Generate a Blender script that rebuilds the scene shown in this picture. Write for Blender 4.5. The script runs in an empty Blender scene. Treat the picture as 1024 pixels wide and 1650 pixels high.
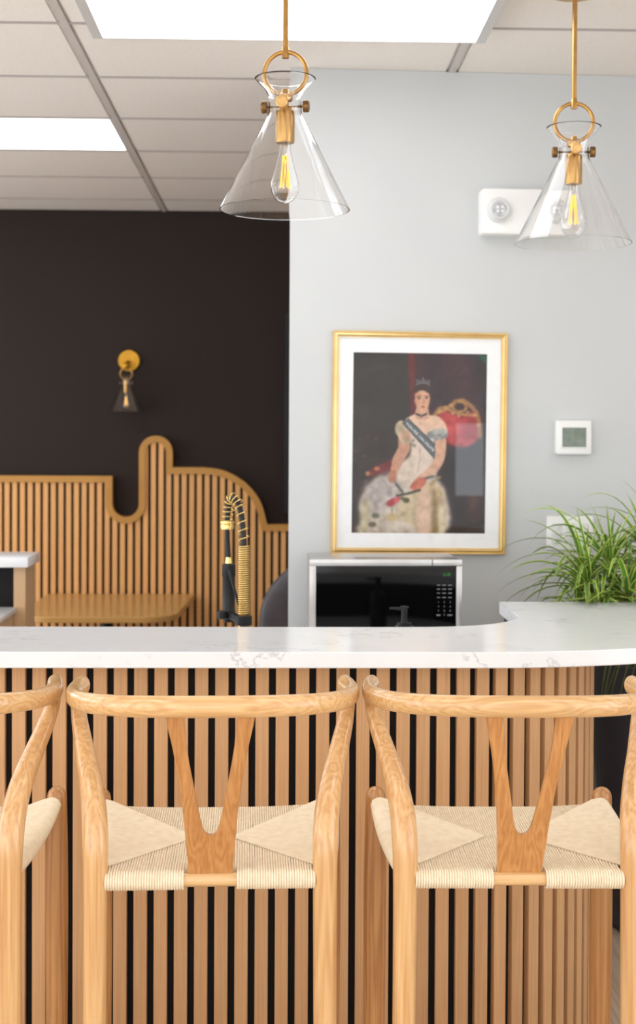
import bpy, bmesh, math, random
import numpy as np
from mathutils import Vector, Matrix

random.seed(7)
PI = math.pi
S = bpy.context.scene
COL = S.collection

# ------------------------------------------------------------------ camera
F = 2190.0            # focal length in pixels of a 1024 x 1650 frame
CZ = 1.57
YAW, PITCH, ROLL = math.atan(57 / F), math.radians(1.0), 0.005
PPX, PPY = 512.0, 738.0
fw = Vector((math.sin(YAW) * math.cos(PITCH), math.cos(YAW) * math.cos(PITCH), -math.sin(PITCH)))
r0 = Vector((math.cos(YAW), -math.sin(YAW), 0))
u0 = r0.cross(fw)
rt = math.cos(ROLL) * r0 + math.sin(ROLL) * u0
up = -math.sin(ROLL) * r0 + math.cos(ROLL) * u0
cam_data = bpy.data.cameras.new('camera')
cam = bpy.data.objects.new('camera', cam_data)
COL.objects.link(cam)
M = Matrix(((rt.x, up.x, -fw.x, 0), (rt.y, up.y, -fw.y, 0), (rt.z, up.z, -fw.z, CZ), (0, 0, 0, 1)))
cam.matrix_world = M
cam_data.sensor_fit = 'VERTICAL'
cam_data.sensor_height = 36
cam_data.lens = F / 1650 * 36
cam_data.shift_y = -(825 - PPY) / 1650
cam_data.shift_x = 0
cam_data.clip_start = 0.05
cam_data.dof.use_dof = True
cam_data.dof.focus_distance = 2.75
cam_data.dof.aperture_fstop = 5.0
S.camera = cam


def at(px, py, D):
    """the point on the plane Y = D seen at pixel (px, py) of the 1024 x 1650 frame"""
    d = fw + rt * ((px - PPX) / F) + up * ((PPY - py) / F)
    t = D / d.y
    return Vector((d.x * t, D, CZ + d.z * t))


# ------------------------------------------------------------------ world and exposure
CEIL = 2.79
world = bpy.data.worlds.new('daylight')
S.world = world
world.use_nodes = True
wb = world.node_tree.nodes['Background']
wb.inputs[0].default_value = (0.87, 0.94, 1.0, 1)
wb.inputs[1].default_value = 3.7
S.view_settings.view_transform = 'Standard'
S.view_settings.look = 'None'
S.view_settings.gamma = 1
S.view_settings.exposure = 0.05
S.view_settings.use_curve_mapping = False
S.cycles.use_denoising = True
S.cycles.max_bounces = 14
S.cycles.transparent_max_bounces = 16
S.cycles.transmission_bounces = 12
S.cycles.caustics_refractive = True
S.cycles.sample_clamp_indirect = 6.0
PANEL_LIGHT = 3.4      # radiance of the ceiling light panels

# windows behind the viewer (X0, X1, Z0, Z1) in the wall at Y = BACKY
BACKY = -3.6
WIN = [(-3.2, -1.35, 0.3, 2.55), (-0.9, 0.85, 0.3, 2.55), (2.40, 2.76, 0.95, 1.72)]
# unseen windows added to the side walls for more daylight (side, Y0, Y1, Z0, Z1)
ADDED_WIN = [(-1, -3.0, -0.9, 0.3, 2.55), (-1, -0.4, 1.7, 0.3, 2.55), (-1, 2.2, 4.3, 0.3, 2.55), (-1, 4.8, 7.0, 0.3, 2.55), (1, -3.0, -0.9, 0.3, 2.55), (1, -0.4, 1.7, 0.3, 2.55)]
RX0, RX1, RY1 = -3.6, 3.4, 7.5
for (sd, y0, y1, z0, z1) in ADDED_WIN:
    ld = bpy.data.lights.new('window_daylight', 'AREA')
    ld.shape = 'RECTANGLE'; ld.size = y1 - y0; ld.size_y = z1 - z0
    ld.cycles.is_portal = True
    lo = bpy.data.objects.new('window_daylight', ld)
    lo.location = ((RX0 - 0.13) if sd < 0 else (RX1 + 0.13), (y0 + y1) / 2, (z0 + z1) / 2)
    lo.rotation_euler = Vector((-sd, 0, 0)).to_track_quat('-Z', 'Y').to_euler()
    COL.objects.link(lo)
for (x0, x1, z0, z1) in WIN:
    ld = bpy.data.lights.new('window_daylight', 'AREA')
    ld.shape = 'RECTANGLE'; ld.size = x1 - x0; ld.size_y = z1 - z0
    ld.cycles.is_portal = True
    lo = bpy.data.objects.new('window_daylight', ld)
    lo.location = ((x0 + x1) / 2, BACKY - 0.13, (z0 + z1) / 2)
    lo.rotation_euler = Vector((0, 1, 0)).to_track_quat('-Z', 'Y').to_euler()
    COL.objects.link(lo)


# ------------------------------------------------------------------ colour and materials
def lin(c):
    out = []
    for v in c:
        v = v / 255.0
        out.append(v / 12.92 if v <= 0.04045 else ((v + 0.055) / 1.055) ** 2.4)
    return tuple(out) + (1.0,)


def mat(name, col, rough=0.5, metal=0.0, spec=0.5, emit=None, estr=0.0, coat=0.0, trans=0.0, ior=1.45, noise=None, bump=None):
    m = bpy.data.materials.new(name)
    m.use_nodes = True
    nt = m.node_tree
    b = nt.nodes['Principled BSDF']
    b.inputs['Base Color'].default_value = lin(col)
    b.inputs['Roughness'].default_value = rough
    b.inputs['Metallic'].default_value = metal
    b.inputs['Specular IOR Level'].default_value = spec
    b.inputs['IOR'].default_value = ior
    b.inputs['Transmission Weight'].default_value = trans
    b.inputs['Coat Weight'].default_value = coat
    if emit:
        b.inputs['Emission Color'].default_value = lin(emit)
        b.inputs['Emission Strength'].default_value = estr
    if noise or bump:
        tc = nt.nodes.new('ShaderNodeTexCoord')
    if noise:
        col2, sc, det = noise
        n = nt.nodes.new('ShaderNodeTexNoise')
        n.inputs['Scale'].default_value = sc
        n.inputs['Detail'].default_value = det
        nt.links.new(tc.outputs['Object'], n.inputs['Vector'])
        r = nt.nodes.new('ShaderNodeValToRGB')
        r.color_ramp.elements[0].position = 0.35
        r.color_ramp.elements[0].color = lin(col)
        r.color_ramp.elements[1].position = 0.65
        r.color_ramp.elements[1].color = lin(col2)
        nt.links.new(n.outputs['Fac'], r.inputs['Fac'])
        nt.links.new(r.outputs['Color'], b.inputs['Base Color'])
    if bump:
        sc, dist = bump
        n = nt.nodes.new('ShaderNodeTexNoise')
        n.inputs['Scale'].default_value = sc
        n.inputs['Detail'].default_value = 4
        nt.links.new(tc.outputs['Object'], n.inputs['Vector'])
        bp = nt.nodes.new('ShaderNodeBump')
        bp.inputs['Distance'].default_value = dist
        bp.inputs['Strength'].default_value = 1.0
        nt.links.new(n.outputs['Fac'], bp.inputs['Height'])
        nt.links.new(bp.outputs['Normal'], b.inputs['Normal'])
    return m


def wood(name, light, dark, axis='Z', scale=55, rough=0.38, vary=0.12, coat=0.0, rings=0.5, along=0.03):
    """long-grained timber; axis = the direction the grain runs in object space"""
    m = bpy.data.materials.new(name)
    m.use_nodes = True
    nt = m.node_tree
    N, L = nt.nodes, nt.links
    b = N['Principled BSDF']
    tc = N.new('ShaderNodeTexCoord')
    oi = N.new('ShaderNodeObjectInfo')
    mp = N.new('ShaderNodeMapping')
    s = [1.0, 1.0, 1.0]
    s['XYZ'.index(axis)] = along
    mp.inputs['Scale'].default_value = s
    off = N.new('ShaderNodeVectorMath'); off.operation = 'SCALE'
    cmb = N.new('ShaderNodeCombineXYZ')
    for i in range(3):
        L.new(oi.outputs['Random'], cmb.inputs[i])
    L.new(cmb.outputs[0], off.inputs[0]); off.inputs['Scale'].default_value = 13.0
    add = N.new('ShaderNodeVectorMath'); add.operation = 'ADD'
    L.new(tc.outputs['Object'], add.inputs[0]); L.new(off.outputs[0], add.inputs[1])
    L.new(add.outputs[0], mp.inputs['Vector'])
    n1 = N.new('ShaderNodeTexNoise')
    n1.inputs['Scale'].default_value = scale * 4
    n1.inputs['Detail'].default_value = 3
    L.new(mp.outputs[0], n1.inputs['Vector'])
    n2 = N.new('ShaderNodeTexNoise')
    n2.inputs['Scale'].default_value = scale * 0.35
    n2.inputs['Detail'].default_value = 2
    L.new(mp.outputs[0], n2.inputs['Vector'])
    # growth rings: bands of a slowly warped field
    mul = N.new('ShaderNodeMath'); mul.operation = 'MULTIPLY'; mul.inputs[1].default_value = 60
    L.new(n2.outputs['Fac'], mul.inputs[0])
    sn = N.new('ShaderNodeMath'); sn.operation = 'SINE'
    L.new(mul.outputs[0], sn.inputs[0])
    sc1 = N.new('ShaderNodeMath'); sc1.operation = 'MULTIPLY_ADD'; sc1.inputs[1].default_value = 0.5 * rings; sc1.inputs[2].default_value = 0.5
    L.new(sn.outputs[0], sc1.inputs[0])
    mixv = N.new('ShaderNodeMix'); mixv.inputs['Factor'].default_value = 0.5
    L.new(n1.outputs['Fac'], mixv.inputs['A']); L.new(sc1.outputs[0], mixv.inputs['B'])
    rp = N.new('ShaderNodeValToRGB')
    rp.color_ramp.elements[0].position = 0.28; rp.color_ramp.elements[0].color = lin(dark)
    rp.color_ramp.elements[1].position = 0.68; rp.color_ramp.elements[1].color = lin(light)
    L.new(mixv.outputs['Result'], rp.inputs['Fac'])
    hsv = N.new('ShaderNodeHueSaturation')
    mr = N.new('ShaderNodeMapRange')
    mr.inputs['To Min'].default_value = 1 - vary; mr.inputs['To Max'].default_value = 1 + vary
    L.new(oi.outputs['Random'], mr.inputs['Value'])
    L.new(mr.outputs[0], hsv.inputs['Value'])
    L.new(rp.outputs['Color'], hsv.inputs['Color'])
    L.new(hsv.outputs['Color'], b.inputs['Base Color'])
    b.inputs['Roughness'].default_value = rough
    b.inputs['Coat Weight'].default_value = coat
    b.inputs['Coat Roughness'].default_value = 0.12
    bp = N.new('ShaderNodeBump'); bp.inputs['Distance'].default_value = 0.0004; bp.inputs['Strength'].default_value = 0.5
    L.new(n1.outputs['Fac'], bp.inputs['Height'])
    L.new(bp.outputs['Normal'], b.inputs['Normal'])
    return m


def quartz():
    m = mat('white_quartz', (236, 236, 236), rough=0.16, spec=0.5)
    nt = m.node_tree; N, L = nt.nodes, nt.links
    b = N['Principled BSDF']
    tc = N.new('ShaderNodeTexCoord')
    w = N.new('ShaderNodeTexNoise'); w.inputs['Scale'].default_value = 2.2; w.inputs['Detail'].default_value = 8; w.inputs['Roughness'].default_value = 0.65
    mp = N.new('ShaderNodeMapping'); mp.inputs['Scale'].default_value = (1.6, 3.6, 2.0); mp.inputs['Rotation'].default_value = (0, 0, 0.5)
    L.new(tc.outputs['Object'], mp.inputs['Vector']); L.new(mp.outputs[0], w.inputs['Vector'])
    sub = N.new('ShaderNodeMath'); sub.operation = 'SUBTRACT'; sub.inputs[1].default_value = 0.5
    ab = N.new('ShaderNodeMath'); ab.operation = 'ABSOLUTE'
    L.new(w.outputs['Fac'], sub.inputs[0]); L.new(sub.outputs[0], ab.inputs[0])
    rp = N.new('ShaderNodeValToRGB')
    rp.color_ramp.elements[0].position = 0.0; rp.color_ramp.elements[0].color = (0, 0, 0, 1)
    rp.color_ramp.elements[1].position = 0.012; rp.color_ramp.elements[1].color = (1, 1, 1, 1)
    L.new(ab.outputs[0], rp.inputs['Fac'])
    # veins only break through in places
    n2 = N.new('ShaderNodeTexNoise'); n2.inputs['Scale'].default_value = 5; n2.inputs['Detail'].default_value = 3
    L.new(tc.outputs['Object'], n2.inputs['Vector'])
    rp2 = N.new('ShaderNodeValToRGB')
    rp2.color_ramp.elements[0].position = 0.5; rp2.color_ramp.elements[0].color = (1, 1, 1, 1)
    rp2.color_ramp.elements[1].position = 0.62; rp2.color_ramp.elements[1].color = (0, 0, 0, 1)
    L.new(n2.outputs['Fac'], rp2.inputs['Fac'])
    mx = N.new('ShaderNodeMath'); mx.operation = 'MAXIMUM'
    L.new(rp.outputs['Color'], mx.inputs[0]); L.new(rp2.outputs['Color'], mx.inputs[1])
    n3 = N.new('ShaderNodeTexNoise'); n3.inputs['Scale'].default_value = 14; n3.inputs['Detail'].default_value = 5
    L.new(tc.outputs['Object'], n3.inputs['Vector'])
    c1 = N.new('ShaderNodeMix'); c1.data_type = 'RGBA'
    c1.inputs['A'].default_value = lin((238, 240, 242)); c1.inputs['B'].default_value = lin((248, 249, 250))
    L.new(n3.outputs['Fac'], c1.inputs['Factor'])
    c2 = N.new('ShaderNodeMix'); c2.data_type = 'RGBA'
    c2.inputs['A'].default_value = lin((206, 206, 209))
    L.new(c1.outputs['Result'], c2.inputs['B']); L.new(mx.outputs[0], c2.inputs['Factor'])
    L.new(c2.outputs['Result'], b.inputs['Base Color'])
    return m


def thin_glass(name, tint=(1, 1, 1), ior=1.45, rough=0.0):
    m = bpy.data.materials.new(name); m.use_nodes = True
    nt = m.node_tree; N, L = nt.nodes, nt.links
    N.remove(N['Principled BSDF'])
    tr = N.new('ShaderNodeBsdfTransparent'); tr.inputs[0].default_value = tint + (1,)
    gl = N.new('ShaderNodeBsdfGlossy'); gl.inputs['Roughness'].default_value = rough
    fr = N.new('ShaderNodeFresnel'); fr.inputs[0].default_value = ior
    mx = N.new('ShaderNodeMixShader')
    ge = N.new('ShaderNodeNewGeometry')          # same reflectance from either side of the sheet
    mi = N.new('ShaderNodeMapRange'); mi.inputs['To Min'].default_value = ior; mi.inputs['To Max'].default_value = 1 / ior
    L.new(ge.outputs['Backfacing'], mi.inputs['Value']); L.new(mi.outputs[0], fr.inputs[0])
    L.new(fr.outputs[0], mx.inputs[0]); L.new(tr.outputs[0], mx.inputs[1]); L.new(gl.outputs[0], mx.inputs[2])
    L.new(mx.outputs[0], N['Material Output'].inputs['Surface'])
    return m


CHAIR_L, CHAIR_D = (226, 182, 126), (198, 142, 84)
M_leg = wood('ash_leg', CHAIR_L, CHAIR_D, 'Z', 60, 0.3, 0.04, coat=0.6, rings=0.36, along=0.03)
M_rail = wood('ash_rail', (230, 188, 132), (206, 154, 96), 'X', 60, 0.3, 0.03, coat=0.6, rings=0.45, along=0.03)
M_front = wood('ash_front_leg', (200, 146, 88), (166, 110, 58), 'Z', 60, 0.32, 0.04, coat=0.45, rings=0.6, along=0.03)
M_side = wood('ash_stretcher', (200, 146, 88), (166, 110, 58), 'Y', 60, 0.32, 0.04, coat=0.45, rings=0.3, along=0.03)
M_splat = wood('ash_splat', (206, 146, 84), (176, 114, 56), 'Z', 70, 0.34, 0.03, coat=0.35, rings=0.45, along=0.02)
M_cord = mat('paper_cord', (246, 230, 202), 0.75, noise=((238, 219, 188), 60, 3))
M_slat = wood('oak_slat', (220, 174, 126), (194, 144, 96), 'Z', 120, 0.55, 0.05, rings=0.15, along=0.012)
M_bslat = wood('booth_slat', (240, 184, 120), (226, 164, 98), 'Z', 60, 0.55, 0.05, rings=0.2, along=0.02)
M_btrim = mat('booth_trim', (200, 146, 72), 0.5, noise=((192, 138, 66), 8, 3))
M_table = wood('oak_table', (212, 164, 98), (196, 148, 84), 'X', 30, 0.3, 0.02, coat=0.2, rings=0.2)
M_cabwood = wood('cabinet_oak', (218, 182, 142), (202, 164, 122), 'Z', 40, 0.5, 0.02, rings=0.2)
M_black = mat('black_backing', (16, 15, 16), 0.8, bump=(200, 0.0003))
M_dark = mat('dark_paint', (43, 31, 26), 0.8, noise=((41, 30, 25), 3, 3), bump=(260, 0.0004))
M_grey = mat('grey_paint', (204, 206, 206), 0.6, noise=((202, 204, 205), 3, 2), bump=(260, 0.0003))
M_white = mat('white_paint', (238, 237, 235), 0.6, bump=(260, 0.0003))
M_tile = mat('mineral_tile', (245, 238, 231), 0.9, noise=((238, 231, 224), 130, 4), bump=(240, 0.0015))
M_tbar = mat('tee_bar', (204, 198, 193), 0.5, bump=(100, 0.0002))
M_ctee = mat('cross_tee', (186, 179, 174), 0.5, bump=(100, 0.0002))
M_quartz = quartz()
M_brass = mat('brushed_brass', (204, 160, 98), 0.28, 1.0, noise=((192, 148, 86), 30, 3))
M_brass_dark = mat('dark_brass', (150, 116, 76), 0.45, 1.0, noise=((130, 98, 62), 160, 3))
M_brass_pale = mat('pale_brass', (226, 186, 126), 0.35, 1.0, noise=((220, 178, 118), 160, 3))
M_gold = mat('polished_gold', (236, 204, 132), 0.2, 1.0, noise=((228, 194, 120), 40, 2))
M_sconce = mat('sconce_gold', (196, 146, 56), 0.42, 1.0, noise=((186, 134, 48), 60, 2))
M_frame = mat('gold_frame', (230, 202, 146), 0.3, 1.0, noise=((222, 192, 134), 12, 2))
M_matte = mat('matte_black', (24, 24, 25), 0.45, bump=(300, 0.0001))
M_glass = mat('clear_glass', (255, 255, 255), 0.0, trans=1.0, ior=1.45)
M_pane = thin_glass('pane_glass', ior=1.62)
M_winglass = thin_glass('window_glass')
M_fil = mat('filament', (250, 196, 70), 0.5, emit=(255, 190, 50), estr=1.4)
M_steel = mat('stainless_steel', (205, 203, 202), 0.3, 1.0, noise=((196, 194, 193), 20, 2))
M_steel_s = mat('silver_paint', (214, 212, 210), 0.35, 0.6, noise=((208, 206, 204), 20, 2))
M_mwglass = mat('oven_black_glass', (6, 6, 7), 0.06, spec=0.5, noise=((8, 8, 8), 20, 2))
M_key = mat('key_print', (120, 120, 122), 0.5, noise=((130, 130, 130), 90, 2))
M_digit = mat('green_digits', (50, 150, 50), 0.5, emit=(70, 220, 60), estr=0.12)
M_plastic = mat('white_plastic', (240, 240, 238), 0.35, noise=((238, 238, 236), 10, 2))
M_plastic2 = mat('offwhite_plastic', (224, 226, 226), 0.35, noise=((220, 222, 222), 10, 2))
M_lcd = mat('lcd_green', (132, 142, 130), 0.25, noise=((114, 124, 112), 40, 3))
M_lens = mat('lamp_lens', (205, 207, 209), 0.3, 0.2, noise=((170, 172, 175), 60, 2))
M_leather = mat('dark_leather', (82, 76, 80), 0.42, noise=((74, 68, 72), 16, 3), bump=(180, 0.0006))
M_pot = mat('charcoal_planter', (70, 72, 82), 0.5, noise=((64, 66, 76), 6, 3), bump=(80, 0.0004))
M_soil = mat('potting_soil', (60, 44, 32), 0.95, noise=((40, 30, 22), 60, 4), bump=(90, 0.004))
M_cane = mat('plant_cane', (120, 104, 74), 0.8, noise=((96, 84, 58), 60, 3), bump=(60, 0.002))
M_light = mat('light_diffuser', (255, 255, 255), 0.5, emit=(252, 252, 255), estr=PANEL_LIGHT)
M_fframe = mat('fixture_frame', (205, 203, 201), 0.45, bump=(100, 0.0002))
M_matboard = mat('mat_board', (248, 249, 250), 0.8, noise=((246, 247, 248), 30, 2))
M_sash_text = mat('sash_lettering', (238, 240, 242), 0.7, noise=((232, 234, 236), 60, 2))
M_floor = wood('floor_boards', (222, 200, 176), (196, 172, 148), 'Y', 30, 0.4, 0.08, rings=0.5)
M_floor_b = wood('floor_base', (212, 190, 166), (192, 168, 144), 'Y', 30, 0.5, 0.0, rings=0.4)


def leaf_material():
    m = mat('variegated_leaf', (70, 120, 50), 0.35)
    nt = m.node_tree; N, L = nt.nodes, nt.links
    b = N['Principled BSDF']
    uv = N.new('ShaderNodeUVMap')
    sp = N.new('ShaderNodeSeparateXYZ'); L.new(uv.outputs[0], sp.inputs[0])
    oi = N.new('ShaderNodeObjectInfo')
    sub = N.new('ShaderNodeMath'); sub.operation = 'SUBTRACT'; sub.inputs[1].default_value = 0.5
    ab = N.new('ShaderNodeMath'); ab.operation = 'ABSOLUTE'
    L.new(sp.outputs[0], sub.inputs[0]); L.new(sub.outputs[0], ab.inputs[0])
    rp = N.new('ShaderNodeValToRGB')
    e = rp.color_ramp.elements
    e[0].position = 0.0; e[0].color = lin((150, 190, 70))
    e[1].position = 0.14; e[1].color = lin((66, 128, 44))
    k = e.new(0.30); k.color = lin((72, 136, 46))
    k = e.new(0.38); k.color = lin((222, 228, 116))
    L.new(ab.outputs[0], rp.inputs['Fac'])
    hsv = N.new('ShaderNodeHueSaturation')
    mr = N.new('ShaderNodeMapRange'); mr.inputs['To Min'].default_value = 0.6; mr.inputs['To Max'].default_value = 1.25
    L.new(oi.outputs['Random'], mr.inputs['Value']); L.new(mr.outputs[0], hsv.inputs['Value'])
    L.new(rp.outputs['Color'], hsv.inputs['Color'])
    L.new(hsv.outputs['Color'], b.inputs['Base Color'])
    return m


M_leaf = leaf_material()


def paint_print_material():
    m = mat('printed_portrait', (80, 70, 70), 0.6)
    nt = m.node_tree
    a = nt.nodes.new('ShaderNodeAttribute'); a.attribute_name = 'print'
    nt.links.new(a.outputs['Color'], nt.nodes['Principled BSDF'].inputs['Base Color'])
    return m


# ------------------------------------------------------------------ mesh helpers
class MB:
    """collects shapes; build() links them as ONE mesh object"""
    def __init__(self):
        self.v, self.f, self.uv = [], [], None

    def add(self, vs, fs):
        o = len(self.v)
        self.v += [tuple(p) for p in vs]
        self.f += [tuple(i + o for i in f) for f in fs]
        return self

    def box(self, x0, x1, y0, y1, z0, z1, bev=0.0, seg=2):
        if bev <= 0:
            vs = [(x, y, z) for z in (z0, z1) for y in (y0, y1) for x in (x0, x1)]
            fs = [(0, 2, 3, 1), (4, 5, 7, 6), (0, 1, 5, 4), (2, 6, 7, 3), (0, 4, 6, 2), (1, 3, 7, 5)]
            return self.add(vs, fs)
        bm = bmesh.new()
        bmesh.ops.create_cube(bm, size=1)
        for v in bm.verts:
            v.co = Vector(((x0 + x1) / 2 + v.co.x * (x1 - x0), (y0 + y1) / 2 + v.co.y * (y1 - y0), (z0 + z1) / 2 + v.co.z * (z1 - z0)))
        bmesh.ops.bevel(bm, geom=list(bm.edges), offset=bev, segments=seg, profile=0.5, affect='EDGES')
        bm.verts.index_update()
        self.add([v.co for v in bm.verts], [[v.index for v in f.verts] for f in bm.faces])
        bm.free()
        return self

    def tube(self, pts, rad, seg=12, caps=True, ell=None, closed=False, round_ends=False):
        """pts: list of points; rad: number or list; ell: (k, axis) flattens the section: axis gets rad*k"""
        P = [Vector(p) for p in pts]
        n = len(P)
        R = [rad] * n if isinstance(rad, (int, float)) else list(rad)
        if round_ends and not closed:
            def ends(Pa, Ra, a, b):
                d = (Pa[a] - Pa[b]).normalized(); r = Ra[a]
                out = []
                for k in (25, 50, 72, 88):
                    t = math.radians(k)
                    out.append((Pa[a] + d * r * math.sin(t), r * math.cos(t)))
                return out
            e1 = ends(P, R, -1, -2); e0 = ends(P, R, 0, 1)[::-1]
            P = [p for p, _ in e0] + P + [p for p, _ in e1]
            R = [r for _, r in e0] + R + [r for _, r in e1]
            n = len(P)
        T = []
        for i in range(n):
            a = P[(i - 1) % n] if (closed or i > 0) else P[0]
            b = P[(i + 1) % n] if (closed or i < n - 1) else P[-1]
            T.append((b - a).normalized())
        ref = Vector((0, 0, 1)) if abs(T[0].z) < 0.9 else Vector((1, 0, 0))
        nrm = (ref - T[0] * ref.dot(T[0])).normalized()
        o = len(self.v)
        for i in range(n):
            nrm = (nrm - T[i] * nrm.dot(T[i])).normalized()
            bn = T[i].cross(nrm)
            for j in range(seg):
                a = 2 * PI * j / seg
                off = nrm * (math.cos(a) * R[i]) + bn * (math.sin(a) * R[i])
                if ell:
                    k, ax = ell
                    ax = Vector(ax)
                    axp = (ax - T[i] * ax.dot(T[i]))
                    if axp.length > 0.2:
                        axp.normalize()
                        off = off + axp * (off.dot(axp) * (k - 1))
                self.v.append(tuple(P[i] + off))
        m = n if closed else n - 1
        for i in range(m):
            for j in range(seg):
                a = o + i * seg + j; b = o + i * seg + (j + 1) % seg
                i2 = (i + 1) % n
                c = o + i2 * seg + (j + 1) % seg; d = o + i2 * seg + j
                self.f.append((a, b, c, d))
        if caps and not closed:
            self.f.append(tuple(o + j for j in range(seg))[::-1])
            self.f.append(tuple(o + (n - 1) * seg + j for j in range(seg)))
        return self

    def lathe(self, prof, c=(0, 0, 0), seg=32, axis='Z', closed=False, caps=True):
        """prof: list of (radius, height) along the axis"""
        o = len(self.v)
        n = len(prof)
        for (r, h) in prof:
            for j in range(seg):
                a = 2 * PI * j / seg
                x, y = r * math.cos(a), r * math.sin(a)
                p = {'Z': (x, y, h), 'Y': (x, h, -y), 'X': (h, x, y)}[axis]
                self.v.append((c[0] + p[0], c[1] + p[1], c[2] + p[2]))
        for i in range(n if closed else n - 1):
            i2 = (i + 1) % n
            for j in range(seg):
                self.f.append((o + i * seg + j, o + i * seg + (j + 1) % seg, o + i2 * seg + (j + 1) % seg, o + i2 * seg + j))
        if caps and not closed:
            if prof[0][0] > 1e-5:
                self.f.append(tuple(o + j for j in range(seg))[::-1])
            if prof[-1][0] > 1e-5:
                self.f.append(tuple(o + (n - 1) * seg + j for j in range(seg)))
        return self

    def prism(self, poly, z0, z1):
        """poly: (x, y) outline, counter-clockwise"""
        n = len(poly)
        vs = [(x, y, z0) for x, y in poly] + [(x, y, z1) for x, y in poly]
        fs = [tuple(range(n))[::-1], tuple(range(n, 2 * n))]
        fs += [(i, (i + 1) % n, n + (i + 1) % n, n + i) for i in range(n)]
        return self.add(vs, fs)

    def build(self, name, m, parent=None, angle=38, bevel=0.0):
        me = bpy.data.meshes.new(name)
        me.from_pydata(self.v, [], self.f)
        me.validate()
        bm = bmesh.new(); bm.from_mesh(me)
        bmesh.ops.recalc_face_normals(bm, faces=bm.faces)
        bm.to_mesh(me); bm.free()
        me.materials.append(m)
        for p in me.polygons:
            p.use_smooth = True
        me.set_sharp_from_angle(angle=math.radians(angle))
        o = bpy.data.objects.new(name, me)
        COL.objects.link(o)
        if parent:
            o.parent = parent
        if bevel > 0:
            md = o.modifiers.new('edge', 'BEVEL'); md.width = bevel; md.segments = 2; md.limit_method = 'ANGLE'; md.angle_limit = math.radians(50)
        return o


def tag(o, label=None, cat=None, group=None, kind=None):
    if label: o['label'] = label
    if cat: o['category'] = cat
    if group: o['group'] = group
    if kind: o['kind'] = kind
    return o


def empty(name, loc, rz=0, **k):
    o = bpy.data.objects.new(name, None)
    o.empty_display_size = 0.1
    o.location = loc
    o.rotation_euler = (0, 0, rz)
    COL.objects.link(o)
    tag(o, **k)
    return o


def children(o):
    return [c for c in bpy.data.objects if c.parent == o]


def copy_tree(o, parent=None):
    c = o.copy(); COL.objects.link(c); c.parent = parent
    for ch in children(o):
        copy_tree(ch, c)
    return c


def spline(pts, k=6):
    """Catmull-Rom through points of any dimension"""
    P = [np.array(p, float) for p in pts]
    P = [2 * P[0] - P[1]] + P + [2 * P[-1] - P[-2]]
    out = []
    for i in range(1, len(P) - 2):
        for s in range(k):
            t = s / k
            a, b, c, d = P[i - 1], P[i], P[i + 1], P[i + 2]
            out.append(0.5 * ((2 * b) + (-a + c) * t + (2 * a - 5 * b + 4 * c - d) * t * t + (-a + 3 * b - 3 * c + d) * t ** 3))
    out.append(P[-2])
    return out


def text_mesh(body, size, m, parent, name, loc, rot=(PI / 2, 0, 0), align='CENTER', thick=0.0004, kind=None, sx=1.0):
    cu = bpy.data.curves.new(name, 'FONT')
    cu.body = body; cu.size = size; cu.align_x = align; cu.align_y = 'CENTER'; cu.extrude = thick
    cu.resolution_u = 3
    t = bpy.data.objects.new(name, cu)
    COL.objects.link(t)
    dg = bpy.context.evaluated_depsgraph_get()
    me = bpy.data.meshes.new_from_object(t.evaluated_get(dg))
    bpy.data.objects.remove(t)
    o = bpy.data.objects.new(name, me)
    me.materials.clear(); me.materials.append(m)
    COL.objects.link(o)
    o.parent = parent; o.location = loc; o.rotation_euler = rot; o.scale = (sx, 1, 1)
    return o


# ------------------------------------------------------------------ the room
RX0, RX1, RY1 = -3.6, 3.4, 7.5
gw_p = Vector((0.0, 4.55, 0)); GYAW = 0.048       # the pale partition runs slightly away to the right
GX0 = at(466, 600, 4.55).x


def gy(x):
    return 4.55 + GYAW * (x - GX0)


fl = MB().box(RX0, RX1, BACKY, RY1, -0.12, -0.004).build('floor', M_floor_b); tag(fl, kind='structure')
pw, plen = 0.18, 1.22
pm = None
for i in range(9):
    for j in range(4):
        x = 0.35 + i * pw; y = 1.6 + j * plen - (i % 3) * 0.41
        y1 = min(y + plen - 0.002, 4.5)
        if y1 - y < 0.1: continue
        if y1 == y + plen - 0.002 and pm is not None:
            o = bpy.data.objects.new('plank', pm); COL.objects.link(o); o.parent = fl
        else:
            o = MB().box(0, pw - 0.002, 0, y1 - y, -0.004, 0.0).build('plank', M_floor, fl)
            if y1 == y + plen - 0.002: pm = o.data
        o.location = (x, y, 0)

wf_ = MB().box(RX0, RX1, RY1, RY1 + 0.12, 0, CEIL + 0.1).build('wall_far', M_dark); tag(wf_, kind='structure')


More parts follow.
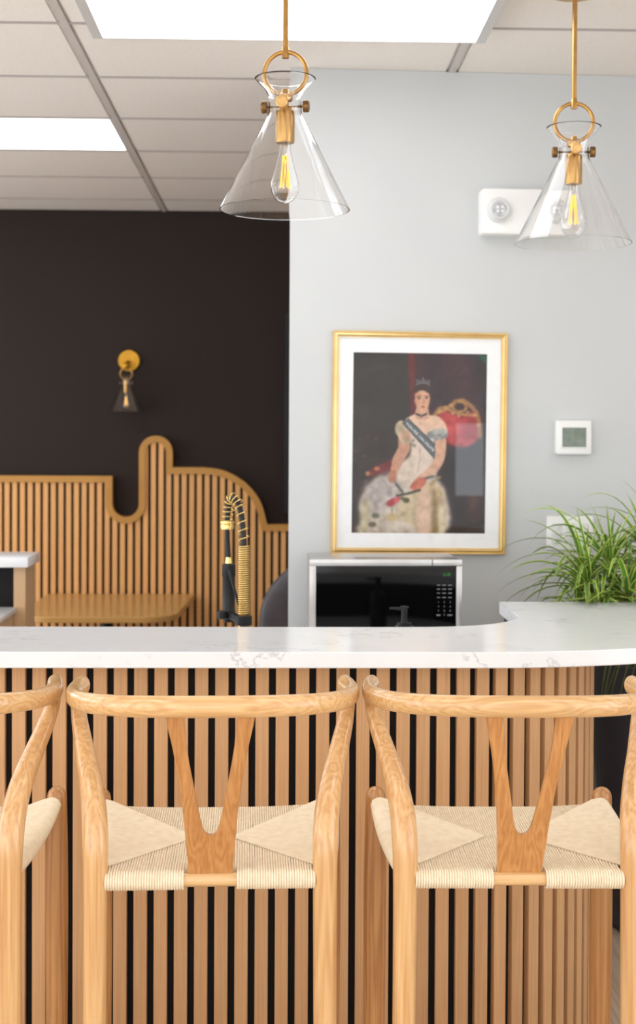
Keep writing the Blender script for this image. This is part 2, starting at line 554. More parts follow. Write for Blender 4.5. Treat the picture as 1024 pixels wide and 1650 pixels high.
def side_wall(name, sd):
    b = MB()
    xa, xb = (RX0 - 0.12, RX0) if sd < 0 else (RX1, RX1 + 0.12)
    ys = [BACKY - 0.12]
    mine = [w for w in ADDED_WIN if w[0] == sd]
    for w in mine: ys += [w[1], w[2]]
    ys.append(RY1 + 0.12)
    for i in range(0, len(ys), 2): b.box(xa, xb, ys[i], ys[i + 1], 0, CEIL + 0.1)
    for (_, y0, y1, z0, z1) in mine:
        b.box(xa, xb, y0, y1, 0, z0); b.box(xa, xb, y0, y1, z1, CEIL + 0.1)
    tag(b.build(name, M_white), kind='structure')
    for (_, y0, y1, z0, z1) in mine:
        global nwin
        nwin += 1
        w = MB(); t = 0.04; xm = (xa + xb) / 2
        w.box(xm - .03, xm + .03, y0, y1, z0, z0 + t); w.box(xm - .03, xm + .03, y0, y1, z1 - t, z1)
        for yy in (y0, (y0 + y1 - t) / 2, y1 - t): w.box(xm - .03, xm + .03, yy, yy + t, z0 + t, z1 - t)
        wo = w.build('window_%d' % nwin, M_plastic); tag(wo, kind='structure')  # added side opening, out of view, lets in extra daylight
        MB().box(xm - .002, xm + .002, y0 + t, y1 - t, z0 + t, z1 - t).build('pane', M_winglass, wo)


nwin = len(WIN)
side_wall('wall_left', -1)
side_wall('wall_right', 1)
b_ = MB()
b_.prism([(GX0, gy(GX0)), (RX1, gy(RX1)), (RX1, gy(RX1) + 0.12), (GX0, gy(GX0) + 0.12)], 0, CEIL)
wn = b_.build('wall_near', M_grey); tag(wn, kind='structure')
# wall behind the viewer with its windows
b_ = MB()
xs = [RX0]
for (x0, x1, z0, z1) in WIN: xs += [x0, x1]
xs.append(RX1)
for i in range(0, len(xs), 2):
    b_.box(xs[i], xs[i + 1], BACKY - 0.12, BACKY, 0, CEIL + 0.1)
for (x0, x1, z0, z1) in WIN:
    b_.box(x0, x1, BACKY - 0.12, BACKY, 0, z0); b_.box(x0, x1, BACKY - 0.12, BACKY, z1, CEIL + 0.1)
wb_ = b_.build('wall_behind', M_white); tag(wb_, kind='structure')
for i, (x0, x1, z0, z1) in enumerate(WIN):
    w = MB()
    t = 0.04
    w.box(x0, x1, BACKY - 0.09, BACKY - 0.03, z0, z0 + t); w.box(x0, x1, BACKY - 0.09, BACKY - 0.03, z1 - t, z1)
    w.box(x0, x0 + t, BACKY - 0.09, BACKY - 0.03, z0 + t, z1 - t); w.box(x1 - t, x1, BACKY - 0.09, BACKY - 0.03, z0 + t, z1 - t)
    if x1 - x0 > 1.2:
        w.box((x0 + x1) / 2 - 0.02, (x0 + x1) / 2 + 0.02, BACKY - 0.09, BACKY - 0.03, z0 + t, z1 - t)
    wo = w.build('window_%d' % (i + 1), M_plastic); tag(wo, kind='structure')
    MB().box(x0 + t, x1 - t, BACKY - 0.062, BACKY - 0.058, z0 + t, z1 - t).build('pane', M_winglass, wo)

# ceiling: slab, tees and mineral tiles, each tile a piece
ce = MB().box(RX0 - 0.12, RX1 + 0.12, BACKY - 0.12, RY1 + 0.12, CEIL + 0.03, CEIL + 0.15).build('ceiling', M_white); tag(ce, kind='structure')
tee0 = -0.655
cols_x = [tee0 + 1.218 * k for k in range(-3, 5)]
rows_y = [7.14 - 0.61 * k for k in range(0, 18)]
rows_edges = [RY1] + rows_y
for x in cols_x:
    if RX0 < x < RX1:
        MB().box(x - 0.012, x + 0.012, BACKY, RY1, CEIL - 0.002, CEIL + 0.028).build('tee_bar', M_tbar, ce)
for y in rows_y:
    if BACKY < y:
        MB().box(RX0, RX1, y - 0.006, y + 0.006, CEIL - 0.001, CEIL + 0.026).build('cross_tee', M_ctee, ce)
LIGHTS = [(-1, 3)]
tile_cells = {}
lit = []
cx = [RX0] + [x for x in cols_x if RX0 < x < RX1] + [RX1]
cy = sorted([BACKY] + [y for y in rows_y if y > BACKY] + [RY1])
# recessed light panels at cells holding these points; unseen far-left ones added to brighten
spots = [(-1.26, 5.62), (-1.26, 1.3), (-1.26, -1.7), (1.17, -1.7), (1.17, 1.3), (-2.9, 3.2), (2.2, 3.2), (-0.05, -0.5), (2.2, 6.2), (-2.9, 6.2), (-2.9, 4.4)]
for i in range(len(cx) - 1):
    for j in range(len(cy) - 1):
        x0, x1, y0, y1 = cx[i] + 0.013, cx[i + 1] - 0.013, cy[j] + 0.007, cy[j + 1] - 0.007
        if x1 - x0 < 0.05 or y1 - y0 < 0.05: continue
        if any(x0 < sx < x1 and y0 < sy < y1 for sx, sy in spots):
            lit.append((x0, x1, y0, y1)); continue
        key = (round(x1 - x0, 3), round(y1 - y0, 3))
        if key in tile_cells:
            o = bpy.data.objects.new('ceiling_tile', tile_cells[key]); COL.objects.link(o); o.parent = ce
        else:
            b_ = MB()
            w_, h_ = x1 - x0, y1 - y0
            b_.box(0, w_, 0, h_, CEIL + 0.008, CEIL + 0.024)
            b_.box(0.009, w_ - 0.009, 0.006, h_ - 0.006, CEIL + 0.001, CEIL + 0.008)
            o = b_.build('ceiling_tile', M_tile, ce); tile_cells[key] = o.data
        o.location = (x0, y0, 0)


def panel_label(x0, x1, y0, y1):
    x, y = (x0 + x1) / 2, (y0 + y1) / 2
    side = 'left' if x < -1 else ('right' if x > 1 else 'middle')
    far = 'beyond the bar' if y > 4.9 else ('level with the ledge' if y > 4 else 'level with the bar' if y > 2.5 else ('above the stools' if y > 0.5 else ('just behind the viewer' if y > -1 else 'far behind the viewer')))
    edge = 'by the added windows, ' if x < -2 else ''
    return 'ceiling light panel out of view, %s%s side, %s' % (edge, side, far)


for (x0, x1, y0, y1) in lit:
    seen = y0 > 4.5 and -1.9 < x0 < 0
    r = empty('ceiling_light', ((x0 + x1) / 2, (y0 + y1) / 2, CEIL), label='bright white troffer light panel flush in the left ceiling, above the dark wall' if seen else panel_label(x0, x1, y0, y1), cat='ceiling light')
    w_, h_ = (x1 - x0) / 2, (y1 - y0) / 2
    MB().box(-w_ + 0.012, w_ - 0.012, -h_ + 0.012, h_ - 0.012, 0.002, 0.010).build('diffuser', M_light, r)
    fb = MB()
    fb.box(-w_, w_, -h_, -h_ + 0.012, 0, 0.014); fb.box(-w_, w_, h_ - 0.012, h_, 0, 0.014)
    fb.box(-w_, -w_ + 0.012, -h_ + 0.012, h_ - 0.012, 0, 0.014); fb.box(w_ - 0.012, w_, -h_ + 0.012, h_ - 0.012, 0, 0.014)
    fb.build('frame', M_fframe, r)

# the big surface light over the bar
LZ = CEIL - 0.035
pl, pr = at(150, 62, 4.12), at(781, 71, 4.12)
lx0 = pl.x; lx1 = pr.x
r = empty('ceiling_light', ((lx0 + lx1) / 2, 3.81, CEIL), label='large bright white light panel directly over the bar, between both pendants', cat='ceiling light')
w_ = (lx1 - lx0) / 2; h_ = 0.31
MB().box(-w_ + 0.03, w_ - 0.03, -h_ + 0.006, h_ - 0.006, LZ - CEIL + 0.003, LZ - CEIL + 0.012).build('diffuser', M_light, r)
fb = MB()
fb.box(-w_, w_, -h_, -h_ + 0.006, LZ - CEIL, 0); fb.box(-w_, w_, h_ - 0.006, h_, LZ - CEIL, 0)
fb.box(-w_, -w_ + 0.03, -h_ + 0.006, h_ - 0.006, LZ - CEIL, 0); fb.box(w_ - 0.03, w_, -h_ + 0.006, h_ - 0.006, LZ - CEIL, 0)
fb.build('frame', M_fframe, r)

# ------------------------------------------------------------------ the bar
BT = 1.07                       # height of the bar top
ST = 0.0375
FR = 3.19                       # face of the slats
RC, XC = 0.42, 0.405             # the rounded right end
bar = empty('bar_counter', (0, FR, 0), label='slatted oak bar front with black backing and rounded right end', cat='bar')
poly = [(-1.7, 0.02), (XC, 0.02)]
for k in range(1, 17):
    a = -PI / 2 + k / 16 * PI / 2
    poly.append((XC + (RC - 0.02) * math.cos(a), RC + (RC - 0.02) * math.sin(a)))
poly += [(XC + RC - 0.02, 0.86), (0.665, 0.86), (0.665, 0.62), (0.60, 0.42), (0.50, 0.33), (0.35, 0.30), (-1.7, 0.30)]
MB().prism(poly, 0, BT - ST - 0.0005).build('body', M_black, bar)
pitch = 0.0475; sw = 0.0312
xref = at(648.7, 1250, FR).x
slat_me = None
slat_bm = MB().box(-sw / 2, sw / 2, 0, 0.019, 0.002, BT - ST - 0.001, bev=0.0012, seg=1)
k0 = int(math.floor((XC - 0.01 - xref) / pitch))
poss = []
for k in range(-42, k0 + 1):
    x = xref + k * pitch
    if x > -1.68: poss.append((x, 0.0, 0.0))
s0 = pitch - (XC - (xref + k0 * pitch))
s = s0
while s < RC * PI / 2 + 0.8:
    if s < RC * PI / 2:
        a = s / RC
        poss.append((XC + RC * math.sin(a), RC - RC * math.cos(a), a))
    else:
        y = RC + s - RC * PI / 2
        if y > 0.84: break
        poss.append((XC + RC, y, PI / 2))
    s += pitch
first = slat_bm.build('slat', M_slat, bar)
for i, (x, y, a) in enumerate(poss):
    o = first if i == 0 else bpy.data.objects.new('slat', first.data)
    if i: COL.objects.link(o); o.parent = bar
    o.location = (x, y, 0); o.rotation_euler = (0, 0, a)

# the continuous bar top
sl = [(-1.75, 3.11), (0.45, 3.11)]
for k in range(1, 25):
    a = -PI / 2 + k / 24 * PI / 2
    sl.append((0.45 + 0.92 * math.cos(a), 3.78 + 0.67 * math.sin(a)))
xi = 0.652
sl += [(1.37, 4.06), (xi, 4.06), (xi, 3.76)]
inner = spline([(xi, 3.76), (0.646, 3.70), (0.60, 3.625), (0.53, 3.565), (0.43, 3.53), (0.30, 3.52)], 4)
sl += [tuple(p) for p in inner[1:]]
sl += [(-1.75, 3.52)]
bt = MB().prism(sl, BT - ST, BT).build('quartz_worktop', M_quartz, None, bevel=0.0025)
tag(bt, 'white veined quartz bar top sweeping across the picture with curved right end', 'worktop')

# lower worktop and cabinet inside the bar (carries tap, soap and microwave)
WT = 0.91
cabp = [(-0.75, 3.50), (0.45, 3.50), (0.56, 3.60), (0.62, 3.70), (0.645, 3.80), (0.645, 4.54), (-0.75, 4.54)]
low = MB().prism(cabp, 0, WT - 0.031).build('base_cabinet', M_cabwood)
tag(low, 'oak base cabinet behind the bar under the lower worktop', 'cabinet')
lw = MB().prism(cabp, WT - 0.03, WT).build('lower_worktop', M_quartz, None, bevel=.002)
tag(lw, 'lower white worktop hidden behind the bar carrying the tap and microwave', 'worktop')

# ------------------------------------------------------------------ stools
CH_D = 2.43


def make_stool():
    t = empty('bar_stool', (0, 0, 0), cat='bar stool')
    # rear legs: straight to the seat, then sweep out and forward to the arm ends
    for s in (-1, 1):
        pts = [(.2085, -.004, 0), (.2075, -.002, .3), (.2060, 0, .6), (.2055, 0, .76), (.2060, .004, .83), (.2100, .022, .885), (.2205, .055, .935), (.2355, .098, .978), (.2490, .142, 1.015), (.2585, .176, 1.048), (.2610, .19, 1.07)]
        rr = [.0185, .0205, .0212, .0220, .0232, .0228, .0208, .0182, .0160, .0135, .0115]
        sp = spline([p + (r_,) for p, r_ in zip(pts, rr)], 6)
        b = MB().tube([(s * p[0], p[1], p[2]) for p in sp], [p[3] for p in sp], seg=20)
        o = b.build('leg', M_leg, t, angle=60)
        # front legs, darker, rounded on top
        pf = [(.2385, .405, 0), (.238, .402, .25), (.2378, .40, .55), (.2378, .40, .70), (.2378, .40, .80), (.2378, .40, .812)]
        rf = [.0175, .0215, .0238, .0228, .0208, .0205]
        sp = spline([p + (r_,) for p, r_ in zip(pf, rf)], 6)
        R = [p[3] for p in sp]; P = [(s * p[0], p[1], p[2]) for p in sp]
        for k in (20, 40, 60, 75, 88):
            a = math.radians(k); P.append((s * .2378, .40, .812 + .0205 * math.sin(a))); R.append(.0205 * math.cos(a))
        MB().tube(P, R, seg=20).build('leg', M_front, t, angle=60)
    # steam-bent top rail
    half = [(0, -.064, 1.094), (.08, -.057, 1.093), (.15, -.034, 1.090), (.205, .006, 1.086), (.242, .058, 1.082), (.2605, .12, 1.079), (.2625, .175, 1.077), (.256, .226, 1.079)]
    rad = [.0150, .0150, .0148, .0145, .0142, .0145, .0155, .0150]
    pts = [(-p[0], p[1], p[2], r_) for p, r_ in list(zip(half, rad))[:0:-1]] + [p + (r_,) for p, r_ in zip(half, rad)]
    sp = spline(pts, 7)
    MB().tube([p[:3] for p in sp], [p[3] for p in sp], seg=20, ell=(1.30, (0, 0, 1)), round_ends=True).build('top_rail', M_rail, t, angle=60)
    # Y-shaped splat
    ol = [(.780, .0400), (.8, .0405), (.83, .0430), (.857, .0450), (.885, .0475), (.915, .0500), (.95, .0545), (.985, .060), (1.02, .0665), (1.06, .0755), (1.085, .0795)]
    il = [(.855, 0), (.857, .0055), (.861, .0100), (.868, .0135), (.885, .0180), (.915, .0235), (.95, .0300), (.985, .0365), (1.02, .0420), (1.06, .0455), (1.085, .0465)]

    def interp(tab, z):
        for (z0, a0), (z1, a1) in zip(tab, tab[1:]):
            if z0 <= z <= z1: return a0 + (a1 - a0) * (z - z0) / (z1 - z0)
        return tab[-1][1]

    def ys(z):
        q = (z - .78) / .31
        return 0.004 - 0.058 * q ** 1.15 - 0.010 * math.sin(PI * q)
    b = MB()
    th = 0.0065
    zs = [.772, .78, .80, .82, .84, .855]
    # solid lower part
    rows = []
    for z in zs:
        w = interp(ol, max(z, .78))
        rows.append([(w * k / 4, ys(max(z, .78)), z) for k in range(-4, 5)])
    vs, fs = [], []
    for side in (-1, 1):
        for row in rows:
            vs += [(x, y + side * th, z) for x, y, z in row]
    n = 9; m_ = len(rows)
    for side in range(2):
        for i in range(m_ - 1):
            for j in range(n - 1):
                a = side * n * m_ + i * n + j
                fs.append((a, a + 1, a + n + 1, a + n))
    for i in range(m_ - 1):
        for j in (0, n - 1):
            a = i * n + j; c = a + n * m_
            fs.append((a, a + n, c + n, c))
    b.add(vs, fs)
    zarm = [.855, .8555, .857, .861, .868, .876, .885, .90, .915, .9325, .95, .9675, .985, 1.0025, 1.02, 1.04, 1.06, 1.085]
    for s in (-1, 1):
        vs, fs = [], []
        for z in zarm:
            xi_, xo = interp(il, z), interp(ol, z)
            y = ys(z)
            e = 0.0022
            ring = [(xi_, -th + e), (xi_ + e, -th), (xo - e, -th), (xo, -th + e), (xo, th - e), (xo - e, th), (xi_ + e, th), (xi_, th - e)]
            vs += [(s * x, y + dy, z) for x, dy in ring]
        for i in range(len(zarm) - 1):
            for j in range(8):
                fs.append((i * 8 + j, i * 8 + (j + 1) % 8, (i + 1) * 8 + (j + 1) % 8, (i + 1) * 8 + j))
        fs.append(tuple(range(8))); fs.append(tuple(range((len(zarm) - 1) * 8, len(zarm) * 8)))
        b.add(vs, fs)
    b.build('splat', M_splat, t, angle=50)
    # seat rails
    zr = .770
    b = MB().tube([(-.20, 0, zr), (.20, 0, zr)], .0122, seg=16)
    b.build('seat_rail', M_rail, t)
    b = MB().tube([(-.236, .40, zr + .002), (.236, .40, zr + .002)], .0122, seg=12)
    b.build('seat_rail', M_rail, t)
    for s in (-1, 1):
        MB().tube([(s * .205, .01, .778), (s * .222, .2, .785), (s * .234, .39, .797)], .011, seg=12).build('seat_rail', M_rail, t)
    # stretchers
    for s in (-1, 1):
        MB().tube([(s * .2065, 0, .30), (s * .238, .402, .29)], [.011, .011], seg=12).build('stretcher', M_side, t)
    MB().tube([(-.2065, 0, .26), (.2065, 0, .26)], .011, seg=12).build('stretcher', M_rail, t)
    MB().tube([(-.238, .402, .22), (.238, .402, .22)], .013, seg=12).build('foot_rail', M_rail, t)
    # woven seat: every strand of cord, wrapped over the rails and meeting on the mitres
    c = MB()
    cr = .0023
    step = .0047
    A = (.034, .205, .784)       # where the mitres meet

    def strand(pts, r=cr):
        c.tube(pts, r, seg=5, caps=False)

    def corner_r(s): return (s * .186, .016, .7885)
    def corner_f(s): return (s * .212, .386, .806)

    def lerp(a, b_2, q): return tuple(x + (y - x) * q for x, y in zip(a, b_2))
    # rear and front fields (strands run front to back)
    nx = int(.186 * 2 / step)
    for i in range(nx + 1):
        x = -.186 + i * step
        s = 1 if x >= 0 else -1
        if abs(x) > A[0]:
            q = (.186 - abs(x)) / (.186 - A[0]); e = lerp(corner_r(s), (s * A[0], A[1], A[2]), q)
        else:
            e = (x, A[1], A[2])
        e = (x + random.uniform(-.0003, .0003), e[1], e[2] - .0012)
        if abs(x) > .047:
            R = .0162
            arc = [(x, R * math.cos(math.radians(a)) * -1 * -1, 0) for a in ()]
            wrap = []
            for a in (75, 100, 130, 165, 200, 235, 270, 300):
                ar = math.radians(a)
                wrap.append((x, math.cos(ar) * R, zr + math.sin(ar) * R))
            topz = zr + R
            mid = (x, max(.006, e[1] * .45), topz * .55 + e[2] * .45 - .002 if e[1] > .04 else topz)
            strand([e, mid] + wrap if e[1] > .02 else wrap)
        else:
            strand([e, (x, .10, .7835), (x, .018, .7838), (x, .014, .7735)])
    nx = int(.212 * 2 / step)
    for i in range(nx + 1):
        x = -.212 + i * step
        s = 1 if x >= 0 else -1
        if abs(x) > A[0]:
            q = (.212 - abs(x)) / (.212 - A[0]); e = lerp(corner_f(s), (s * A[0], A[1], A[2]), q)
        else:
            e = (x, A[1], A[2])
        R = .0162
        lift = .006 * (abs(x) / .212) ** 3
        zc = zr + .002 + lift
        e = (x + random.uniform(-.0003, .0003), e[1], e[2] - .0012)
        wrap = []
        for a in (105, 80, 50, 15, -20, -55, -90, -120):
            ar = math.radians(a)
            wrap.append((x, .40 + math.cos(ar) * R, zc + math.sin(ar) * R))
        strand([e, (x, (e[1] + .39) / 2, (e[2] + zc + R) / 2 - .002)] + wrap if e[1] < .37 else wrap)
    # side fields (strands run left to right)
    for s in (-1, 1):
        ny = int(.372 / step)
        for i in range(ny + 1):
            y = .014 + i * step
            q = (y - .014) / .372
            xr = .206 + .026 * q ** 0.8 + .006 * math.sin(PI * q)
            zc = .781 + .017 * q ** 1.3
            R = .0150
            if y < A[1]:
                e = lerp(corner_r(s), (s * A[0], A[1], A[2]), (y - .016) / (A[1] - .016) if y > .016 else 0)
            else:
                e = lerp((s * A[0], A[1], A[2]), corner_f(s), min(1, (y - A[1]) / (.386 - A[1])))
            wrap = []
            for a in (100, 70, 40, 5, -30, -60, -90, -120):
                ar = math.radians(a)
                wrap.append((s * (xr + math.cos(ar) * R), y, zc + math.sin(ar) * R))
            d = abs(xr - abs(e[0]))
            m1 = (s * (xr * .5 + abs(e[0]) * .5), y, (zc + R) * .5 + (e[2] + .0012) * .5 - .002 * min(1, d / .1))
            ee = (e[0], y, e[2] + .0012)
            strand([ee, m1] + wrap if d > .012 else wrap, cr * 1.04)
    so = c.build('woven_seat', M_cord, t, angle=80)
    return t


base_stool = make_stool()
stools = [(13 - 0, 'left', -.691, -2.0, 'pale ash stool with woven cord seat, mostly cut off at the left edge'),
          (0, 'mid', -.1255, -1.5, 'pale ash stool with Y-shaped back standing in the middle of the row'),
          (0, 'right', .430, 0.8, 'pale ash stool at the rounded right end of the bar, right arm cut off')]
for i, (_, _, x, a, lab) in enumerate(stools):
    o = base_stool if i == 0 else copy_tree(base_stool)
    o.location = (x, CH_D, 0); o.rotation_euler = (0, 0, math.radians(-a * -1) * -1)
    if i == 2:
        sp_o = [c for c in children(o) if c.name.startswith('splat')][0]
        sp_o.rotation_euler = (0, math.radians(1.6), 0); sp_o.location.x = -.78 * math.sin(math.radians(1.6))
    tag(o, label=lab, group='bar stools along the counter')
# the tip of a fourth stool's arm shows at the right edge
o = copy_tree(base_stool); o.location = (1.008, CH_D + 0.02, 0); o.rotation_euler = (0, 0, math.radians(1.0))
tag(o, label='pale ash stool beyond the right edge, only its arm tip showing by the planter', group='bar stools along the counter')

# ------------------------------------------------------------------ pendants and sconce


def hang_light(root, s=1.0, rod=0.0):
    """conical clear glass shade on a brass ring; origin at the centre of the shade's rim"""
    seg = 64
    t = .0026 * s
    prof = [(.158, 0), (.0455, .222), (.0425, .230), (.0405, .240), (.0400, .262), (.0420, .274), (.0500, .290), (.0620, .303), (.0740, .3155)]
    sp = [tuple(p) for p in spline([(a * s, b * s) for a, b in prof[1:]], 4)]
    outer = [(.158 * s, 0.0), (.120 * s, .0750 * s), (.080 * s, .154 * s)] + sp
    inner_ = [(max(r - t, .001), z) for r, z in outer]
    full = outer + inner_[::-1]
    g = MB().lathe(full, seg=seg, closed=True, caps=False)
    g.build('glass_shade', M_glass, root, angle=50)
    # ring
    R, zc = .0517 * s, .328 * s
    MB().tube([(R * math.cos(2 * PI * k / 40), 0, zc + R * math.sin(2 * PI * k / 40)) for k in range(40)], .0054 * s, seg=12, closed=True).build('ring', M_brass, root)
    # collar and stem below the ring
    b = MB().lathe([(.0088 * s, .365 * s), (.0088 * s, .388 * s), (.0062 * s, .394 * s), (.0070 * s, .398 * s)], seg=20)
    b.build('collar', M_brass, root)
    b = MB().lathe([(.0085 * s, .236 * s), (.0085 * s, .288 * s), (.0070 * s, .290 * s)], seg=20)
    b.lathe([(.0170 * s, .262 * s), (.0185 * s, .268 * s), (.0180 * s, .276 * s), (.012 * s, .280 * s)], seg=20)
    b.build('stem', M_brass, root)
    if rod:
        MB().lathe([(.0067 * s, .39 * s), (.0067 * s, rod - .02)], seg=16).build('rod', M_brass, root)
        MB().lathe([(.012, rod - .03), (.064, rod - .024), (.066, rod - .02), (.066, rod)], seg=40).build('canopy', M_brass, root)
    # socket
    b = MB().lathe([(.010 * s, .241 * s), (.0200 * s, .240 * s), (.0225 * s, .236 * s), (.0228 * s, .232 * s), (.0228 * s, .164 * s), (.0215 * s, .160 * s), (.018 * s, .160 * s)], seg=32)
    b.build('socket', M_brass, root)
    # thumb screws and their spokes
    zk = .2480 * s
    for k, (dx, dy) in enumerate(((-1, 0), (1, 0), (0, -1), (0, 1))):
        b = MB()
        r0_ = .0425 * s
        axis = 'X' if dx else 'Y'
        sg = dx + dy
        b.lathe([(.0030 * s, sg * .030 * s), (.0030 * s, sg * .0435 * s), (.0135 * s, sg * .0440 * s), (.0145 * s, sg * .0455 * s), (.0145 * s, sg * .0565 * s), (.0130 * s, sg * .0580 * s), (.0098 * s, sg * .0580 * s), (.0090 * s, sg * .0572 * s)], c=(0, 0, zk), axis=axis, seg=24)
        b.lathe([(.0016 * s, sg * .008 * s), (.0016 * s, sg * .032 * s)], c=(0, 0, zk), axis=axis, seg=8)
        b.build('thumb_screw', M_brass_pale if axis == 'Y' else M_brass_dark, root)
    # bulb
    bp = [(.0125, .160), (.0135, .150), (.0150, .138), (.0190, .118), (.0250, .096), (.0310, .075), (.0342, .060), (.0335, .046), (.0285, .032), (.0190, .0215), (.0080, .0165), (.0001, .0150)]
    bs = spline([(a * s, b_2 * s) for a, b_2 in bp], 3)
    outer = [(max(p[0], .0001), p[1]) for p in bs]
    inn = [(max(p[0] - .0009 * s, .0001), p[1] + (.0009 * s if i > len(bs) * .7 else 0)) for i, p in enumerate(bs)]
    bulb = MB().lathe(outer + inn[::-1], seg=32, closed=True, caps=False).build('bulb', M_glass, root, angle=60)
    st = MB().lathe([(.007 * s, .160 * s), (.0045 * s, .140 * s), (.0030 * s, .120 * s), (.0045 * s, .116 * s), (.0002, .112 * s)], seg=12)
    st.build('glass_stem', M_glass, bulb)
    for k in range(6):
        a = 2 * PI * k / 6 + .3
        a2 = a + .75
        f = MB().tube([(.0055 * s * math.cos(a), .0055 * s * math.sin(a), .130 * s), (.0125 * s * math.cos(a2), .0125 * s * math.sin(a2), .052 * s)], .00125 * s, seg=6)
        f.build('filament', M_fil, bulb)


for (px, py, D, lab) in ((458.5, 338, 3.30, 'brass pendant lamp with clear cone glass, hanging left in front of wall corner'),
                         (922.5, 392.5, 3.69, 'brass pendant lamp with clear cone glass, hanging right in front of the emergency light')):
    p = at(px, py, D)
    r = empty('pendant_lamp', p, rz=math.radians(-9 if px < 700 else -5), label=lab, cat='pendant lamp', group='glass pendants over the bar')
    hang_light(r, 1.0, rod=CEIL - p.z)

# wall sconce on the dark wall
p = at(203, 663, 7.38)
r = empty('wall_sconce', p, label='small brass wall sconce with clear glass cone on the dark wall', cat='wall lamp')
sc = .62
hang_light(r, sc, 0)
pc = at(207.5, 581, 7.48)
cx_, cz_ = pc.x - p.x, pc.z - p.z
b = MB().lathe([(.058, .119), (.060, .114), (.060, .104), (.056, .100)], c=(cx_, 0, cz_), axis='Y', seg=40)
b.build('backplate', M_sconce, r)
b = MB().tube([(cx_, .105, cz_ - .008), (cx_ * .6, .06, cz_ - .010), (0, .0, .328 * sc + .0517 * sc + .010)], .009, seg=14)
b.lathe([(.0002, -.016), (.010, -.0145), (.019, -.008), (.0215, .002), (.018, .012), (.009, .018)], c=(0, 0, .328 * sc + .0517 * sc + .012), axis='Y', seg=24)
b.build('arm', M_sconce, r)

# ------------------------------------------------------------------ tap
TD = 3.78
k = TD / F


def T(cx_, cy_):
    """point in the tap's own plane from the crop the tap was measured in"""
    q = at(320 + cx_ * .1953, 770 + cy_ * .1953, TD)
    return Vector((q.x, 0, q.z))


base = T(370, 1000); bx = base.x
tap = empty('kitchen_tap', (bx, TD, WT), label='brass and black spring-neck kitchen tap rising behind the bar', cat='tap')


def TL(cx_, cy_, dy=0.0):
    q = T(cx_, cy_)
    return Vector((q.x - bx, dy, q.z - WT))


zring1, zring0 = TL(370, 1135).z, TL(370, 1215).z
ztop = TL(370, 560).z
b = MB().lathe([(.026, 0), (.026, .008), (.020, .012), (.0165, .016), (.0165, zring0)], seg=28); b.build('base', M_gold, tap)
b = MB().lathe([(.020, zring0), (.0234, zring0 + .001), (.0234, zring1 - .001), (.020, zring1)], seg=32); b.build('ring', M_matte, tap)
MB().tube([(0, 0, zring1), (0, 0, ztop)], .0130, seg=20).build('column', M_brass_dark, tap)  # column coloured darker to set off the coil turns
turns = 32
pts = []
n = turns * 14
for i in range(n + 1):
    a = 2 * PI * i / 14; z = zring1 + .002 + (ztop - zring1 - .002) * i / n
    pts.append((.0150 * math.cos(a), .0150 * math.sin(a), z))
MB().tube(pts, .0021, seg=6).build('lower_coil', M_gold, tap, angle=80)
hp = [(370, 575, 0), (372, 550, 0), (368, 470, .003), (362, 400, .008), (350, 310, .016), (332, 240, .026), (300, 185, .038), (268, 178, .050), (245, 215, .058), (236, 270, .062), (229, 340, .064), (226, 400, .064)]
path = spline([tuple(TL(a, b_2, d)) for a, b_2, d in hp], 10)
MB().tube(path, .0078, seg=14).build('hose', M_matte, tap)
# open coil around the arch
P = [Vector(p) for p in path]
L_ = [0]
for i in range(1, len(P)): L_.append(L_[-1] + (P[i] - P[i - 1]).length)
tot = L_[-1]
# stretched at the right side, tight towards the nut
phase, pts, prev = 0, [], 0
N_ = 420
nrm = Vector((0, 1, 0))
for i in range(N_ + 1):
    u = i / N_
    s_ = tot * (.06 + .90 * u)
    j = max(j for j in range(len(L_)) if L_[j] <= s_ + 1e-9); j = min(j, len(P) - 2)
    q = (s_ - L_[j]) / max(1e-6, L_[j + 1] - L_[j])
    c_ = P[j].lerp(P[j + 1], q); tn = (P[j + 1] - P[j]).normalized()
    nrm = (nrm - tn * nrm.dot(tn)).normalized(); bn = tn.cross(nrm)
    ptc = .0225 if u < .40 else (.0225 - .011 * min(1, (u - .40) / .15) if u < .72 else .0140)
    phase += 2 * PI * (tot * .90 / N_) / ptc
    pts.append(c_ + nrm * (.0150 * math.cos(phase)) + bn * (.0150 * math.sin(phase)))
MB().tube(pts, .0017, seg=6).build('upper_coil', M_gold, tap, angle=80)
nx_ = TL(226, 400, .064)
z1, z0 = TL(226, 368).z, TL(226, 442).z
MB().lathe([(.014, z0), (.0180, z0 + .002), (.0190, (z0 + z1) / 2), (.0175, z1 - .008), (.0195, z1 - .006), (.0195, z1)], c=(nx_.x, .064, 0), seg=32).build('nut', M_gold, tap)
MB().tube([TL(227, 430, .064), TL(228, 520, .066), TL(233, 610, .067), TL(238, 690, .067)], .0072, seg=14).build('hose', M_matte, tap)
hx = TL(240, 700).x
z1, z0 = TL(240, 672).z, TL(240, 728).z
MB().lathe([(.0108, z0), (.0085, z1)], c=(hx, .067, 0), seg=24).build('neck', M_gold, tap)
za, zb, zc_, zd = TL(240, 726).z, TL(240, 835).z, TL(240, 1112).z, TL(240, 1190).z
b = MB().lathe([(.012, za + .001), (.0190, za - .002), (.0196, zb + .003), (.0180, zb), (.0178, zc_), (.0195, zc_ - .003), (.0195, zd + .004), (.015, zd), (.015, zd - .008)], c=(hx, .067, 0), seg=32)
b.build('spray_head', M_matte, tap)
hy = TL(180, 1150)
b = MB().tube([(hx - .010, .05, (zc_ + zd) / 2), (hx - .002, .06, (zc_ + zd) / 2), (0, 0, (zring0 + zring1) / 2)], [.0115, .0115, .0115], seg=14)
